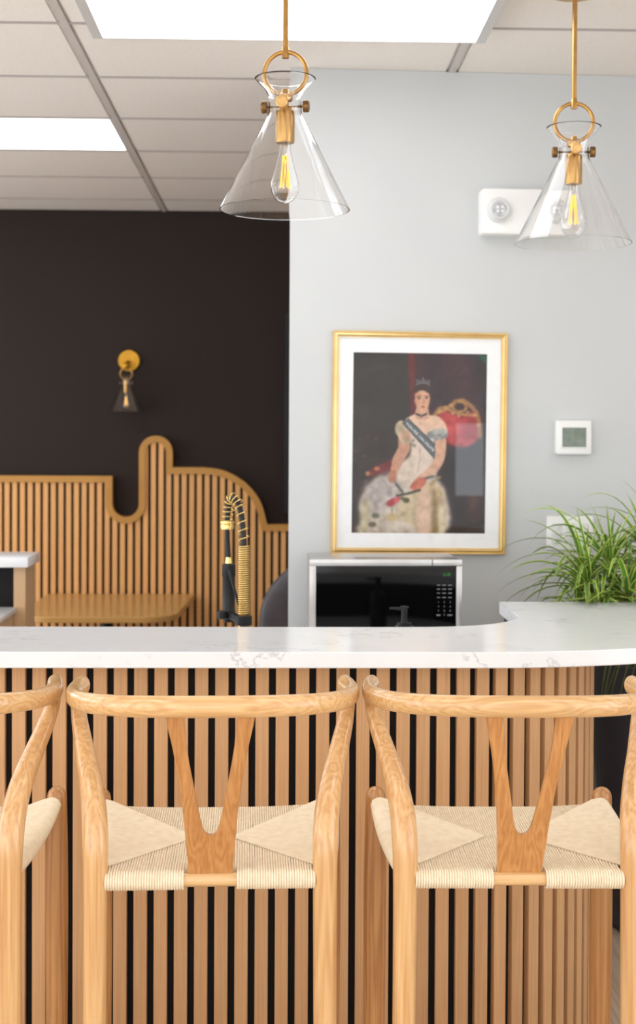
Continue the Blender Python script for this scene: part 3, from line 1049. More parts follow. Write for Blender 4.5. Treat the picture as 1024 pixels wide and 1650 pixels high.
b.lathe([(.012, zd + .003), (.0150, zd + .006), (.0150, zc_ - .004), (.012, zc_ - .001)], c=(hx - .016, .045, 0), seg=20)
b.build('docking_arm', M_matte, tap)
q1, q2 = TL(245, 780), TL(325, 1040)
MB().tube([(q1.x, .045, q1.z), (q1.x + .008, .035, q1.z - .025), (q2.x, .012, q2.z)], [.0042, .0042, .0038], seg=10, round_ends=True).build('lever', M_matte, tap)

# ------------------------------------------------------------------ soap pump
SD = 3.82
c0 = at(651, 990, SD)
sp_ = empty('soap_dispenser', (c0.x, SD, WT), label='black pump soap dispenser peeping over the bar before the microwave', cat='soap dispenser')


def SZ(y): return at(651, y, SD).z - WT


zt = SZ(1006)
MB().lathe([(.028, 0), (.030, .004), (.030, zt - .012), (.027, zt - .004), (.020, zt)], seg=32).build('bottle', mat('smoked_glass', (40, 42, 44), 0.08, noise=((44, 46, 48), 20, 2)), sp_)
MB().lathe([(.0205, zt - .001), (.0205, zt + .004), (.010, zt + .006), (.0085, SZ(997))], seg=28).build('collar', M_matte, sp_)
b = MB().lathe([(.0085, SZ(1000)), (.0085, SZ(980)), (.0125, SZ(979.5)), (.0125, SZ(977.5)), (.011, SZ(977))], seg=24)
zz = SZ(980)
b.tube([(-.004, 0, zz - .002), (-.018, -.001, zz - .001), (-.032, -.002, zz + .0005), (-.042, -.002, zz - .001)], [.0045, .0040, .0034, .0030], seg=10)
b.build('pump_head', M_matte, sp_)

# ------------------------------------------------------------------ microwave
MD = 4.21
a0, a1 = at(498, 900, MD), at(745, 903, MD)
mw = empty('microwave', ((a0.x + a1.x) / 2, MD, WT), rz=math.atan(GYAW) * .5, label='silver microwave with black glass front and green clock', cat='microwave')
W_ = (a1.x - a0.x) / 2
H_ = (a0.z + a1.z) / 2 - WT
MB().box(-W_ + .004, W_ - .004, .018, .258, .014, H_ - .002, bev=.004).build('casing', M_steel, mw)
# feet
for sx in (-1, 1):
    for yy in (.04, .235):
        MB().lathe([(.012, 0), (.013, .004), (.013, .0145)], c=(sx * (W_ - .04), yy, 0), seg=16).build('foot', M_matte, mw)
m1 = at(508, 912, MD); m2 = at(735, 912, MD); ms = at(696, 912, MD)
X = lambda px: at(px, 950, MD).x - (a0.x + a1.x) / 2
Zm = lambda py: at(620, py, MD).z - WT
xg0, xg1, xs_ = X(508.5), X(735), X(696)
zg = Zm(912)
b = MB()
b.box(-W_, xs_ - .0012, 0, .018, zg, H_, bev=.0015); b.box(-W_, xg0, 0, .018, .02, zg, bev=.0015); b.box(-W_, xs_ - .0012, 0, .018, .014, .03, bev=.0015)
b.build('door', M_steel_s, mw)
b = MB()
b.box(xs_ + .0012, W_, 0, .018, zg, H_, bev=.003); b.box(xg1, W_, 0, .018, .02, zg, bev=.003); b.box(xs_ + .0012, W_, 0, .018, .014, .03, bev=.0015)
b.build('control_surround', M_steel_s, mw)
MB().box(xg0 - .001, xg1 + .001, .0025, .017, .028, zg + .001).build('front_glass', M_mwglass, mw)
text_mesh('2:10', .0130, M_digit, mw, 'clock_display', (X(719.5), .0018, Zm(926)))
for j, row in enumerate([943, 949.5, 956, 963]):
    for i, cxp in enumerate((706.5, 715.5, 725)):
        x, z = X(cxp), Zm(row)
        w2 = (.0050, .0058, .0058)[i]
        MB().box(x - w2, x + w2, .0012, .0028, z - .0014, z + .0014).build('key', M_key, mw)
for j, row in enumerate([970.5, 977.5, 984.7]):
    for i, cxp in enumerate((706.5, 716, 725.5)):
        text_mesh(str(j * 3 + i + 1), .0085, M_key, mw, 'key', (X(cxp), .0018, Zm(row)))
for cxp, w2 in ((706.5, .0065), (725, .0075)):
    x, z = X(cxp), Zm(991.5)
    MB().box(x - w2, x + w2, .0012, .0028, z - .0024, z + .0024, bev=.0007, seg=1).build('key', M_key, mw)
text_mesh('0', .0085, M_key, mw, 'key', (X(716), .0018, Zm(991)))
# power cord curling off to the right
q = at(746, 1006, MD)
b = MB().tube(spline([(W_ - .004, .22, .05), (W_ + .006, .20, .06), (W_ + .014, .12, .045), (W_ + .020, .10, .02), (W_ + .045, .12, .004), (W_ + .07, .2, .004)], 6), .003, seg=8)
b.build('power_cord', M_matte, mw)

# ------------------------------------------------------------------ wall fittings on the pale wall


def wall_root(name, px, py, **kk):
    # intersect pixel ray with the slightly turned wall
    D = 4.6
    for _ in range(6):
        q = at(px, py, D); D = gy(q.x)
    q = at(px, py, D)
    return empty(name, q, rz=math.atan(GYAW), **kk), D


def rbox(b, x0, x1, y0, y1, z0, z1, r, e=.002, seg=6):
    """box with rounded corners in the wall plane and a small front chamfer (front at y0)"""
    def ring(ins, y):
        out = []
        for (cx2, cz2, a0_) in ((x1 - r, z1 - r, 0), (x0 + r, z1 - r, 90), (x0 + r, z0 + r, 180), (x1 - r, z0 + r, 270)):
            for k_ in range(seg + 1):
                a = math.radians(a0_ + 90 * k_ / seg)
                out.append((cx2 + (r - ins) * math.cos(a), y, cz2 + (r - ins) * math.sin(a)))
        return out
    rings = [ring(0, y1), ring(0, y0 + e), ring(e * .35, y0 + e * .3), ring(e, y0)]
    n_ = len(rings[0]); vs = [p_ for rg in rings for p_ in rg]; fs = []
    for i_ in range(3):
        for j_ in range(n_):
            fs.append((i_ * n_ + j_, i_ * n_ + (j_ + 1) % n_, (i_ + 1) * n_ + (j_ + 1) % n_, (i_ + 1) * n_ + j_))
    fs.append(tuple(range(n_))); fs.append(tuple(range(3 * n_, 4 * n_)))
    b.add(vs, fs)
    return b


# emergency light
er, ED = wall_root('emergency_light', 840, 345, label='white twin-head emergency light box high on the pale wall', cat='emergency light')
m_ = ED / F
rbox(MB(), -71 * m_, 73 * m_, -.06, -.0005, -37 * m_, 36 * m_, .012, .006).build('housing', M_plastic, er)
for dx in (-43.5, 46):
    c_ = (dx * m_, -.06, 1 * m_)
    b = MB().lathe([(20 * m_, 0.001), (20 * m_, -.004), (19 * m_, -.008), (16.5 * m_, -.010), (15.5 * m_, -.022), (14 * m_, -.024), (12 * m_, -.020)], c=c_, axis='Y', seg=40)
    lh = b.build('lamp_head', M_plastic2, er)
    MB().lathe([(12.2 * m_, -.019), (11.6 * m_, -.021), (7 * m_, -.023), (.0002, -.0235)], c=c_, axis='Y', seg=32).build('lens', M_lens, lh)
    for kx, kz in ((-1, 1), (1, 1), (-1, -1), (1, -1)):
        MB().lathe([(2.6 * m_, -.0225), (2.0 * m_, -.0262), (.0002, -.0268)], c=(c_[0] + kx * 3.6 * m_, c_[1], c_[2] + kz * 3.2 * m_), axis='Y', seg=14).build('diode', M_plastic, lh)
    for a_ in range(24):
        a = 2 * PI * a_ / 24
        r1_ = 17.8 * m_
        MB().box(-.0012, .0012, -.003, .001, -.004, .004).build('rib', M_plastic, lh)
        o = bpy.context.scene.collection.objects[-1]
        o.location = (c_[0] + r1_ * math.cos(a), -.0695, c_[2] + r1_ * math.sin(a)); o.rotation_euler = (0, -a + PI / 2, 0)

# thermostat
th, TDm = wall_root('thermostat', 921, 705, label='square white thermostat with grey-green screen above the switch plate', cat='thermostat')
m_ = TDm / F
b = rbox(MB(), -29 * m_, 29 * m_, -.026, -.0005, -27.5 * m_, 27.5 * m_, .008, .004)
b.build('housing', M_plastic, th)
b = MB()
rbox(b, -21.5 * m_, 21.5 * m_, -.0285, -.025, -17.5 * m_, 18.5 * m_, .002, .001)
b.build('bezel', M_plastic, th)
MB().box(-19.5 * m_, 19.5 * m_, -.0295, -.028, -15.2 * m_, 16 * m_).build('screen', M_lcd, th)

# switch plate
sw_, SDm = wall_root('light_switch', 917, 859, label='white three-gang rocker switch plate behind the plant leaves', cat='light switch')
m_ = SDm / F
rbox(MB(), -38.5 * m_, 38.5 * m_, -.006, -.0005, -27 * m_, 27.5 * m_, .004, .002).build('plate', M_plastic, sw_)
for dx in (-22.5, 0, 22.5):
    b = MB()
    rbox(b, (dx - 8) * m_, (dx + 8) * m_, -.0095, -.005, -16 * m_, 16 * m_, .002, .0015)
    b.build('rocker', M_plastic2, sw_)

# ------------------------------------------------------------------ the framed portrait
pf, PD = wall_root('framed_portrait', 674.5, 714, label='gold-framed portrait print of a seated lady in white gown wearing a sash', cat='picture')
m_ = PD / F
pf.rotation_euler = (0, math.radians(.35), math.atan(GYAW))
HW, HH = 141.5 * m_, 179 * m_
fwid = 10 * m_


def frame_side(a, b_2, n1, n2):
    pass


# moulded frame: a profile swept round the rectangle with mitred corners
prof = [(0, 0), (0, -.018), (.0022, -.0215), (.0050, -.0215), (.0070, -.0175), (.0125, -.0195), (.0160, -.0180), (.0180, -.0120), (.0205, -.0120), (.0205, 0)]
names = ['bottom', 'right', 'top', 'left']
crn = [(-HW, -HH), (HW, -HH), (HW, HH), (-HW, HH)]
ins = [(1, 1), (-1, 1), (-1, -1), (1, -1)]
for sidx in range(4):
    c1_, c2_ = crn[sidx], crn[(sidx + 1) % 4]
    i1_, i2_ = ins[sidx], ins[(sidx + 1) % 4]
    vs = [(c1_[0] + i1_[0] * d, y, c1_[1] + i1_[1] * d) for d, y in prof] + [(c2_[0] + i2_[0] * d, y, c2_[1] + i2_[1] * d) for d, y in prof]
    n = len(prof)
    fs = [(j, (j + 1) % n, n + (j + 1) % n, n + j) for j in range(n)] + [tuple(range(n)), tuple(range(n, 2 * n))]
    MB().add(vs, fs).build('frame_side', M_frame, pf, angle=25)
# mat board with its opening
px0, px1, pz0, pz1 = (567 - 675) * m_, (784 - 675) * m_, (714 - 859.5) * m_, (714 - 569) * m_
b = MB()
iw, ih = HW - .018, HH - .018
b.box(-iw, iw, -.0075, -.004, pz1, ih); b.box(-iw, iw, -.0075, -.004, -ih, pz0)
b.box(-iw, px0, -.0075, -.004, pz0, pz1); b.box(px1, iw, -.0075, -.004, pz0, pz1)
b.build('mat_board', M_matboard, pf)
MB().add([(-iw, -.0105, -ih), (iw, -.0105, -ih), (iw, -.0105, ih), (-iw, -.0105, ih)], [(0, 1, 2, 3)]).build('glazing', M_pane, pf)

# the print itself: flat picture, colours computed on a fine grid (coordinates of the 1024 x 1248 detail)
gx, gz = 280, 375
U0, U1, V0, V1 = 148.0, 843.0, 153.0, 1085.0
uu, vv = np.meshgrid(np.linspace(U0, U1, gx + 1), np.linspace(V0, V1, gz + 1))
img = np.zeros((gz + 1, gx + 1, 3)) + np.array([50, 44, 44.])
rng = np.random.default_rng(5)


def blur(a, n_):
    n_ = max(1, int(round(n_)))
    for _ in range(2):
        p_ = np.pad(a, ((n_, n_), (n_, n_)), mode='edge')
        c_ = np.cumsum(np.pad(p_, ((1, 0), (0, 0))), axis=0); a1_ = (c_[2 * n_ + 1:] - c_[:-2 * n_ - 1]) / (2 * n_ + 1)
        c_ = np.cumsum(np.pad(a1_, ((0, 0), (1, 0))), axis=1); a = (c_[:, 2 * n_ + 1:] - c_[:, :-2 * n_ - 1]) / (2 * n_ + 1)
    return a


def noise2(n_, amp):
    a = rng.standard_normal((gz + 1, gx + 1))
    a = blur(a, n_)
    return a / (a.std() + 1e-6) * amp


def fill(mask, c_, alpha=1.0, soft=1, tex=0, tn=3):
    soft = soft * 1.4
    mk = blur(mask.astype(float), soft) if soft else mask.astype(float)
    mk = (mk * alpha)[..., None]
    col_ = np.array(c_, float)[None, None, :] + (noise2(tn * 2, tex * .8)[..., None] if tex else 0)
    img[:] = img * (1 - mk) + col_ * mk


def poly_m(pts_):
    P_ = pts_; inside = np.zeros(uu.shape, bool)
    for (x1_, y1_), (x2_, y2_) in zip(P_, P_[1:] + P_[:1]):
        if y1_ == y2_: continue
        c_ = ((vv >= y1_) != (vv >= y2_)) & (uu < (x2_ - x1_) * (vv - y1_) / (y2_ - y1_) + x1_)
        inside ^= c_
    return inside


def smooth_poly(pts_, k_=5):
    P_ = [np.array(p_, float) for p_ in pts_]; n_ = len(P_); out = []
    for i_ in range(n_):
        a, b2, c_, d = P_[i_ - 1], P_[i_], P_[(i_ + 1) % n_], P_[(i_ + 2) % n_]
        for s__ in range(k_):
            t_ = s__ / k_
            out.append(tuple(.5 * (2 * b2 + (c_ - a) * t_ + (2 * a - 5 * b2 + 4 * c_ - d) * t_ ** 2 + (3 * b2 - a - 3 * c_ + d) * t_ ** 3)))
    return out


def PG(pts_, c_, alpha=1., soft=1, tex=5, sm=True, tn=2):
    fill(poly_m(smooth_poly(pts_) if sm else pts_), c_, alpha, soft, tex, tn)


def EL(x_, y_, a, b2, c_, alpha=1., soft=1, tex=3, rot=0):
    ca, sa = math.cos(rot), math.sin(rot)
    X_, Y_ = (uu - x_) * ca + (vv - y_) * sa, -(uu - x_) * sa + (vv - y_) * ca
    fill((X_ / a) ** 2 + (Y_ / b2) ** 2 < 1, c_, alpha, soft, tex, 1)


def LN(pts_, w2, c_, alpha=1., soft=1):
    mk = np.zeros(uu.shape, bool)
    for (x1_, y1_), (x2_, y2_) in zip(pts_, pts_[1:]):
        dx_, dy_ = x2_ - x1_, y2_ - y1_
        t_ = np.clip(((uu - x1_) * dx_ + (vv - y1_) * dy_) / (dx_ * dx_ + dy_ * dy_), 0, 1)
        mk |= np.hypot(uu - x1_ - t_ * dx_, vv - y1_ - t_ * dy_) < w2
    fill(mk, c_, alpha, soft)


PG([(148, 153), (450, 153), (450, 620), (148, 700)], (50, 47, 46), 1, 6, 3, False, 6)
PG([(148, 560), (380, 560), (360, 1085), (148, 1085)], (54, 44, 44), 1, 8, 6, False, 5)
PG([(470, 153), (843, 153), (843, 640), (470, 560)], (66, 38, 48), 1, 4, 6, False, 8)
PG([(545, 153), (560, 153), (640, 420), (560, 420)], (52, 34, 44), .8, 4)
PG([(740, 153), (800, 153), (843, 260), (843, 470), (790, 350)], (52, 34, 46), .9, 4)
PG([(650, 153), (735, 153), (770, 300), (700, 380)], (78, 44, 56), .6, 5)
PG([(430, 153), (470, 153), (466, 480), (448, 480)], (122, 34, 38), .95, 2, 8, False)
PG([(790, 160), (843, 160), (843, 205)], (30, 112, 78), .9, 1, 4, False)
LN([(200, 250), (260, 232), (330, 220)], 8, (82, 84, 88), .5, 3)
for i_ in range(26):
    x_, y_ = rng.uniform(155, 300), rng.uniform(560, 760)
    EL(x_, y_, rng.uniform(5, 13), rng.uniform(4, 9), rng.choice([[96, 58, 52], [70, 66, 56], [120, 84, 76], [84, 48, 50]]), .5, 1)
for i_ in range(8):
    x_ = 170 + i_ * 8
    LN([(200, 520), (x_, 380 + 12 * (i_ % 3))], 2, (62, 60, 56), .5, 1)
# dark right foreground
PG([(600, 640), (843, 560), (843, 1085), (600, 1085)], (44, 34, 40), 1, 5, 4, False, 5)
PG([(740, 870), (830, 870), (835, 960), (800, 1030), (745, 1000)], (74, 44, 46), .7, 4)
EL(780, 920, 22, 45, (118, 90, 62), .5, 3)
# armchair: red upholstery in a carved gilt frame
PG([(575, 460), (620, 440), (700, 470), (790, 450), (812, 520), (800, 600), (720, 640), (620, 600)], (176, 62, 66), 1, 2, 12)
PG([(600, 480), (680, 490), (700, 560), (640, 600), (610, 540)], (200, 88, 88), .7, 3, 8)
PG([(720, 540), (780, 500), (790, 590), (730, 610)], (150, 40, 50), .6, 3, 8)
LN([(575, 468), (600, 438), (650, 430), (680, 400), (720, 393), (760, 420), (790, 452), (806, 500), (812, 580)], 11, (164, 122, 78), 1, 1)
LN([(590, 462), (640, 440), (690, 460), (740, 470), (790, 470)], 8, (186, 146, 96), .9, 1)
EL(704, 425, 44, 34, (176, 134, 86), 1, 1, 12); EL(703, 427, 27, 19, (62, 34, 40), 1, 1)
for x_, y_ in ((600, 450), (630, 432), (668, 462), (700, 475), (745, 455), (783, 470), (803, 520), (655, 420)):
    EL(x_, y_, 9, 8, (206, 170, 120), .8, 1)
PG([(220, 780), (270, 742), (350, 708), (380, 740), (330, 770), (250, 792)], (124, 44, 46), 1, 2, 8)
EL(276, 752, 16, 12, (190, 128, 92), .9, 1); EL(228, 778, 13, 12, (188, 142, 100), .9, 1)
# gown
PG([(352, 770), (430, 700), (560, 740), (590, 800), (640, 880), (628, 1085), (190, 1085), (205, 1020), (185, 940), (215, 870), (270, 800)], (202, 190, 176), 1, 3, 14)
PG([(215, 860), (280, 800), (350, 780), (400, 860), (350, 960), (240, 1000), (190, 960)], (176, 166, 164), .8, 4, 16)
PG([(190, 960), (230, 900), (250, 1000), (225, 1085), (195, 1085)], (192, 182, 150), .8, 3, 12)
PG([(430, 880), (540, 840), (560, 960), (470, 1060), (380, 1000)], (212, 194, 158), .8, 4, 12)
PG([(500, 870), (570, 820), (622, 880), (628, 1085), (500, 1085), (480, 970)], (206, 184, 154), 1, 2, 10)
PG([(500, 880), (545, 870), (560, 1085), (495, 1085), (482, 980)], (222, 192, 172), .9, 2, 8)
PG([(566, 870), (590, 890), (600, 1085), (566, 1085)], (148, 126, 90), .8, 2, 8)
PG([(600, 930), (632, 1000), (628, 1085), (606, 1085)], (216, 206, 176), .9, 2, 8)
LN([(480, 900), (470, 980), (485, 1085)], 5, (170, 152, 132), .7, 2)
LN([(300, 960), (420, 1040), (470, 1085)], 10, (214, 206, 204), .6, 3)
for i_ in range(46):
    x_, y_ = rng.uniform(200, 400), rng.uniform(800, 1070)
    EL(x_, y_, rng.uniform(6, 20), rng.uniform(4, 9), rng.choice([[226, 218, 206], [176, 164, 160], [208, 196, 170], [190, 180, 184]]), .45, 2, 3, rng.uniform(-1, 1))
# bodice
PG([(440, 560), (560, 560), (578, 640), (575, 700), (600, 740), (560, 800), (430, 820), (380, 790), (400, 730), (440, 690), (450, 640)], (216, 200, 184), 1, 2, 7)
PG([(480, 640), (540, 640), (540, 780), (470, 790)], (226, 210, 196), .8, 3, 4)
LN([(497, 640), (500, 700), (490, 760)], 3, (196, 150, 152), .7, 1)
# shoulders, neck, arms
PG([(420, 500), (470, 468), (520, 470), (590, 478), (632, 520), (636, 570), (560, 600), (470, 590), (425, 550)], (226, 194, 170), 1, 1, 4)
PG([(480, 430), (535, 430), (540, 490), (476, 490)], (206, 164, 140), 1, 1, 3)
PG([(388, 560), (440, 560), (446, 650), (420, 700), (380, 770), (350, 770), (356, 700), (384, 640)], (202, 156, 132), 1, 1, 5)
PG([(580, 590), (632, 590), (632, 680), (610, 740), (560, 790), (500, 840), (460, 850), (480, 800), (540, 750), (576, 690)], (212, 172, 148), 1, 1, 5)
PG([(345, 765), (375, 765), (374, 820), (338, 818)], (196, 140, 114), 1, 1, 4)
PG([(450, 850), (470, 815), (510, 795), (535, 810), (520, 840), (480, 864)], (200, 120, 98), 1, 1, 6)
for q_ in range(4):
    LN([(470 + q_ * 7, 822 - q_ * 3), (452 + q_ * 8, 848 + q_ * 2)], 1.6, (150, 84, 70), .7, 0)
    LN([(343 + q_ * 8, 800), (344 + q_ * 8, 822)], 1.4, (150, 100, 80), .6, 0)
# off-the-shoulder sleeves
PG([(375, 515), (410, 505), (432, 560), (440, 620), (410, 625), (388, 590), (368, 560)], (190, 172, 148), 1, 1, 14)
PG([(560, 550), (610, 540), (645, 560), (636, 590), (590, 600), (545, 596), (535, 570)], (168, 168, 166), 1, 1, 16)
EL(412, 580, 13, 20, (206, 142, 118), .6, 2)
for i_ in range(16):
    EL(rng.uniform(540, 640), rng.uniform(545, 600), 8, 5, rng.choice([[214, 218, 222], [128, 130, 134], [196, 186, 166]]), .6, 1)
for x_, y_ in ((455, 625), (470, 632), (462, 605)):
    EL(x_, y_, 8, 7, (112, 108, 90), .7, 1)
# head
EL(510, 330, 42, 36, (74, 56, 52), 1, 1); EL(508, 350, 46, 36, (70, 50, 46), 1, 1)
PG([(470, 360), (490, 346), (530, 345), (546, 370), (546, 410), (532, 446), (512, 462), (492, 450), (474, 420)], (216, 172, 144), 1, 1, 3)
PG([(474, 372), (488, 360), (490, 430), (500, 456), (482, 430)], (190, 132, 108), .7, 2)
PG([(470, 362), (505, 342), (546, 362), (540, 350), (510, 332), (478, 344)], (62, 46, 44), 1, 1)
EL(491, 386, 9, 4, (60, 44, 42), .95, 0); EL(529, 385, 8, 4, (60, 44, 42), .95, 0)
LN([(480, 377), (501, 375)], 2.5, (72, 52, 48), .9, 0); LN([(519, 374), (539, 376)], 2.5, (72, 52, 48), .9, 0)
LN([(512, 388), (516, 410)], 3.5, (190, 140, 116), .8, 1); EL(513, 413, 7, 3, (176, 116, 98), .7, 0)
EL(512, 430, 11, 4.5, (178, 84, 78), .95, 0)
EL(470, 402, 5, 12, (196, 130, 106), .9, 0); EL(467, 425, 4, 10, (120, 60, 50), .9, 0)
for i_ in range(7):
    x_ = 480 + i_ * 10
    LN([(x_, 306), (x_ + (i_ - 3) * 1.5, 292 - (12 if i_ == 3 else 0))], 3, (128, 126, 130), .9, 0)
LN([(476, 316), (490, 308), (530, 308), (546, 316)], 4, (120, 116, 120), .9, 0)
LN([(478, 468), (505, 478), (530, 466)], 5, (58, 54, 58), 1, 0); EL(505, 480, 7, 8, (120, 122, 128), .9, 0)
LN([(498, 490), (498, 520)], 2, (168, 126, 108), .7, 0)
# sash
PG([(402, 515), (438, 490), (575, 620), (575, 702)], (108, 113, 117), 1, 0, 3, False)
LN([(436, 494), (575, 626)], 3, (84, 88, 92), .8, 0); LN([(406, 516), (575, 694)], 2, (84, 88, 92), .6, 0)
# fan and roses in her lap
LN([(366, 815), (410, 880)], 6, (150, 142, 120), .95, 1); LN([(375, 830), (412, 872)], 5, (86, 92, 106), .9, 1)
LN([(380, 893), (440, 880), (500, 862)], 6, (64, 62, 60), .9, 1)
PG([(325, 930), (360, 905), (400, 898), (388, 925), (345, 950)], (196, 96, 102), 1, 1, 14)
EL(430, 915, 18, 14, (92, 88, 66), .9, 1); EL(410, 905, 12, 9, (112, 104, 78), .9, 1)
EL(358, 1003, 34, 20, (198, 178, 128), .9, 2); EL(272, 996, 20, 14, (104, 106, 90), .9, 1); EL(255, 1042, 20, 14, (108, 98, 80), .9, 1)
LN([(355, 945), (358, 990)], 3, (146, 138, 100), .8, 0); LN([(290, 985), (300, 1080)], 3, (170, 160, 130), .6, 1)
LN([(530, 800), (570, 790)], 6, (96, 96, 104), .9, 1); EL(598, 795, 14, 8, (176, 152, 96), .9, 1)
for x_, y_ in ((570, 820), (600, 870), (612, 880), (560, 830)):
    EL(x_, y_, 9, 11, (180, 160, 116), .7, 1)
img = np.clip(img + noise2(1, 2.2)[..., None], 0, 255)
vx = np.linspace(px0 + .0005, px1 - .0005, gx + 1); vz = np.linspace(pz1 - .0005, pz0 + .0005, gz + 1)
VX, VZ = np.meshgrid(vx, vz)
vs = np.stack([VX.ravel(), np.full(VX.size, -.0045), VZ.ravel()], 1)
idx = np.arange((gx + 1) * (gz + 1)).reshape(gz + 1, gx + 1)
fs = np.stack([idx[1:, :-1].ravel(), idx[1:, 1:].ravel(), idx[:-1, 1:].ravel(), idx[:-1, :-1].ravel()], 1)
me = bpy.data.meshes.new('print')
me.from_pydata(vs.tolist(), [], fs.tolist())
ca = me.color_attributes.new('print', 'FLOAT_COLOR', 'POINT')
cl = (img.reshape(-1, 3) / 255.0) ** 1.18
cl = np.where(cl <= .04045, cl / 12.92, ((cl + .055) / 1.055) ** 2.4)
ca.data.foreach_set('color', np.concatenate([cl, np.ones((len(cl), 1))], 1).astype(np.float32).ravel())
me.materials.append(paint_print_material())
po = bpy.data.objects.new('print', me); COL.objects.link(po); po.parent = pf
# sash lettering, printed on the picture
def pu(u): return px0 + (u - U0) / (U1 - U0) * (px1 - px0)
def pv(v): return pz1 + (v - V0) / (V1 - V0) * (pz0 - pz1)
ang = math.atan2(pv(664) - pv(510), pu(575) - pu(420))
lt = text_mesh("YOU'RE ON MUTE", .0120, M_sash_text, po, 'sash_lettering', (pu(498), -.0049, pv(587)), rot=(PI / 2, 0, 0), thick=0.0001, sx=1.0)
lt.rotation_euler = (Matrix.Rotation(-ang, 4, 'Y') @ Matrix.Rotation(PI / 2, 4, 'X')).to_euler()
ext = max(v.co.x for v in lt.data.vertices) - min(v.co.x for v in lt.data.vertices)
want = math.hypot(pu(570) - pu(424), pv(660) - pv(515))
lt.scale = (want / ext, 1, 1)

# ------------------------------------------------------------------ far corner: slatted wall panel, table, chair, cabinet
BD = 7.44
A_ = lambda x, y: (at(x, y, BD).x, at(x, y, BD).z)
out_px = [(-1, 767), (181, 767), (181, 811)]
for k in range(1, 16):
    a = PI - PI * k / 16
    out_px.append((202.5 + 21.5 * math.cos(a), 811 + 22 * math.sin(a)))
out_px += [(224, 811), (224, 729)]
for k in range(1, 16):
    a = PI + PI * k / 16
    out_px.append((251 + 27 * math.cos(a), 729 + 27 * math.sin(a)))
out_px += [(278, 729), (278, 753), (325, 753)]
out_px += [tuple(p) for p in spline([(325, 753), (350, 755.5), (370, 762), (384.5, 770), (399, 781), (414, 799), (423.5, 819), (430, 845)], 4)[1:]]
out_px += [(463, 845)]
OUT = [A_(x, y) for x, y in out_px]
OUT[0] = (-3.3, OUT[1][1])
OUT[-1] = (0.9, OUT[-1][1])


def offset(line, d):
    res = []
    for i in range(len(line)):
        p_ = Vector(line[i])
        n_ = Vector((0, 0)); cnt = 0
        nr = []
        if i > 0:
            e_ = (p_ - Vector(line[i - 1])).normalized(); nr.append(Vector((e_.y, -e_.x)))
        if i < len(line) - 1:
            e_ = (Vector(line[i + 1]) - p_).normalized(); nr.append(Vector((e_.y, -e_.x)))
        if len(nr) == 2:
            bis = (nr[0] + nr[1])
            bis.normalize(); res.append(tuple(p_ + bis * (d / max(.5, bis.dot(nr[0])))))
        else:
            res.append(tuple(p_ + nr[0] * d))
    return res


INN = offset(OUT, .036)
bp_ = empty('slatted_wall_panel', (-1.2, RY1, 0), label='oak slat wall panel with a stepped, curved golden top edge on the dark wall', cat='wall panel')
ox, oy = -1.2, RY1
b = MB()
n = len(OUT)
yf, yb = BD - .012 - oy, -.002
vs = [(x - ox, yf, z) for x, z in OUT] + [(x - ox, yf, z) for x, z in INN] + [(x - ox, yb, z) for x, z in OUT] + [(x - ox, yb, z) for x, z in INN]
fs = []
for i in range(n - 1):
    fs += [(i, i + 1, n + i + 1, n + i), (i, 2 * n + i, 2 * n + i + 1, i + 1), (n + i, n + i + 1, 3 * n + i + 1, 3 * n + i)]
fs += [(0, n, 3 * n, 2 * n), (n - 1, 2 * n - 1, 4 * n - 1, 3 * n - 1)]
b.add(vs, fs); b.build('top_trim', M_btrim, bp_)


def ztop_at(x):
    """lowest outline height at x (the panel's top there)"""
    z_ = None
    for (x0, z0), (x1, z1) in zip(OUT, OUT[1:]):
        lo, hi = min(x0, x1), max(x0, x1)
        if lo - 1e-9 <= x <= hi + 1e-9:
            zz_ = min(z0, z1) if hi - lo < 1e-6 else z0 + (z1 - z0) * (x - x0) / (x1 - x0)
            z_ = zz_ if z_ is None else min(z_, zz_)
    return z_


# backing board in vertical strips under the outline
b = MB()
for i in range(n - 1):
    (x0, z0), (x1, z1) = OUT[i], OUT[i + 1]
    if x1 - x0 > 1e-4:
        zz0, zz1 = z0 - .01, z1 - .01
        b.add([(x0 - ox, BD + .022 - oy, 0), (x1 - ox, BD + .022 - oy, 0), (x1 - ox, BD + .022 - oy, zz1), (x0 - ox, BD + .022 - oy, zz0),
               (x0 - ox, -.003, 0), (x1 - ox, -.003, 0), (x1 - ox, -.003, zz1), (x0 - ox, -.003, zz0)],
              [(0, 1, 2, 3), (4, 7, 6, 5), (3, 2, 6, 7), (0, 3, 7, 4), (1, 5, 6, 2)])
b.build('backing', M_black, bp_)
bpitch = 12.31 * BD / F; bsw = .0262
x = at(31.5 + 12.31 * 0.5 - 18.0, 850, BD).x - bpitch * 40
# align a slat centre on pixel 248.5
xr0 = at(246.6, 850, BD).x
kx = int((xr0 + 3.28) / bpitch)
x = xr0 - kx * bpitch
while x < .88:
    zt_ = min(ztop_at(x - bsw / 2), ztop_at(x), ztop_at(x + bsw / 2)) - .012
    MB().box(-bsw / 2, bsw / 2, 0, .022, 0.002, zt_).build('slat', M_bslat, bp_)
    o = COL.objects[-1]; o.location = (x - ox, BD - oy, 0)
    x += bpitch

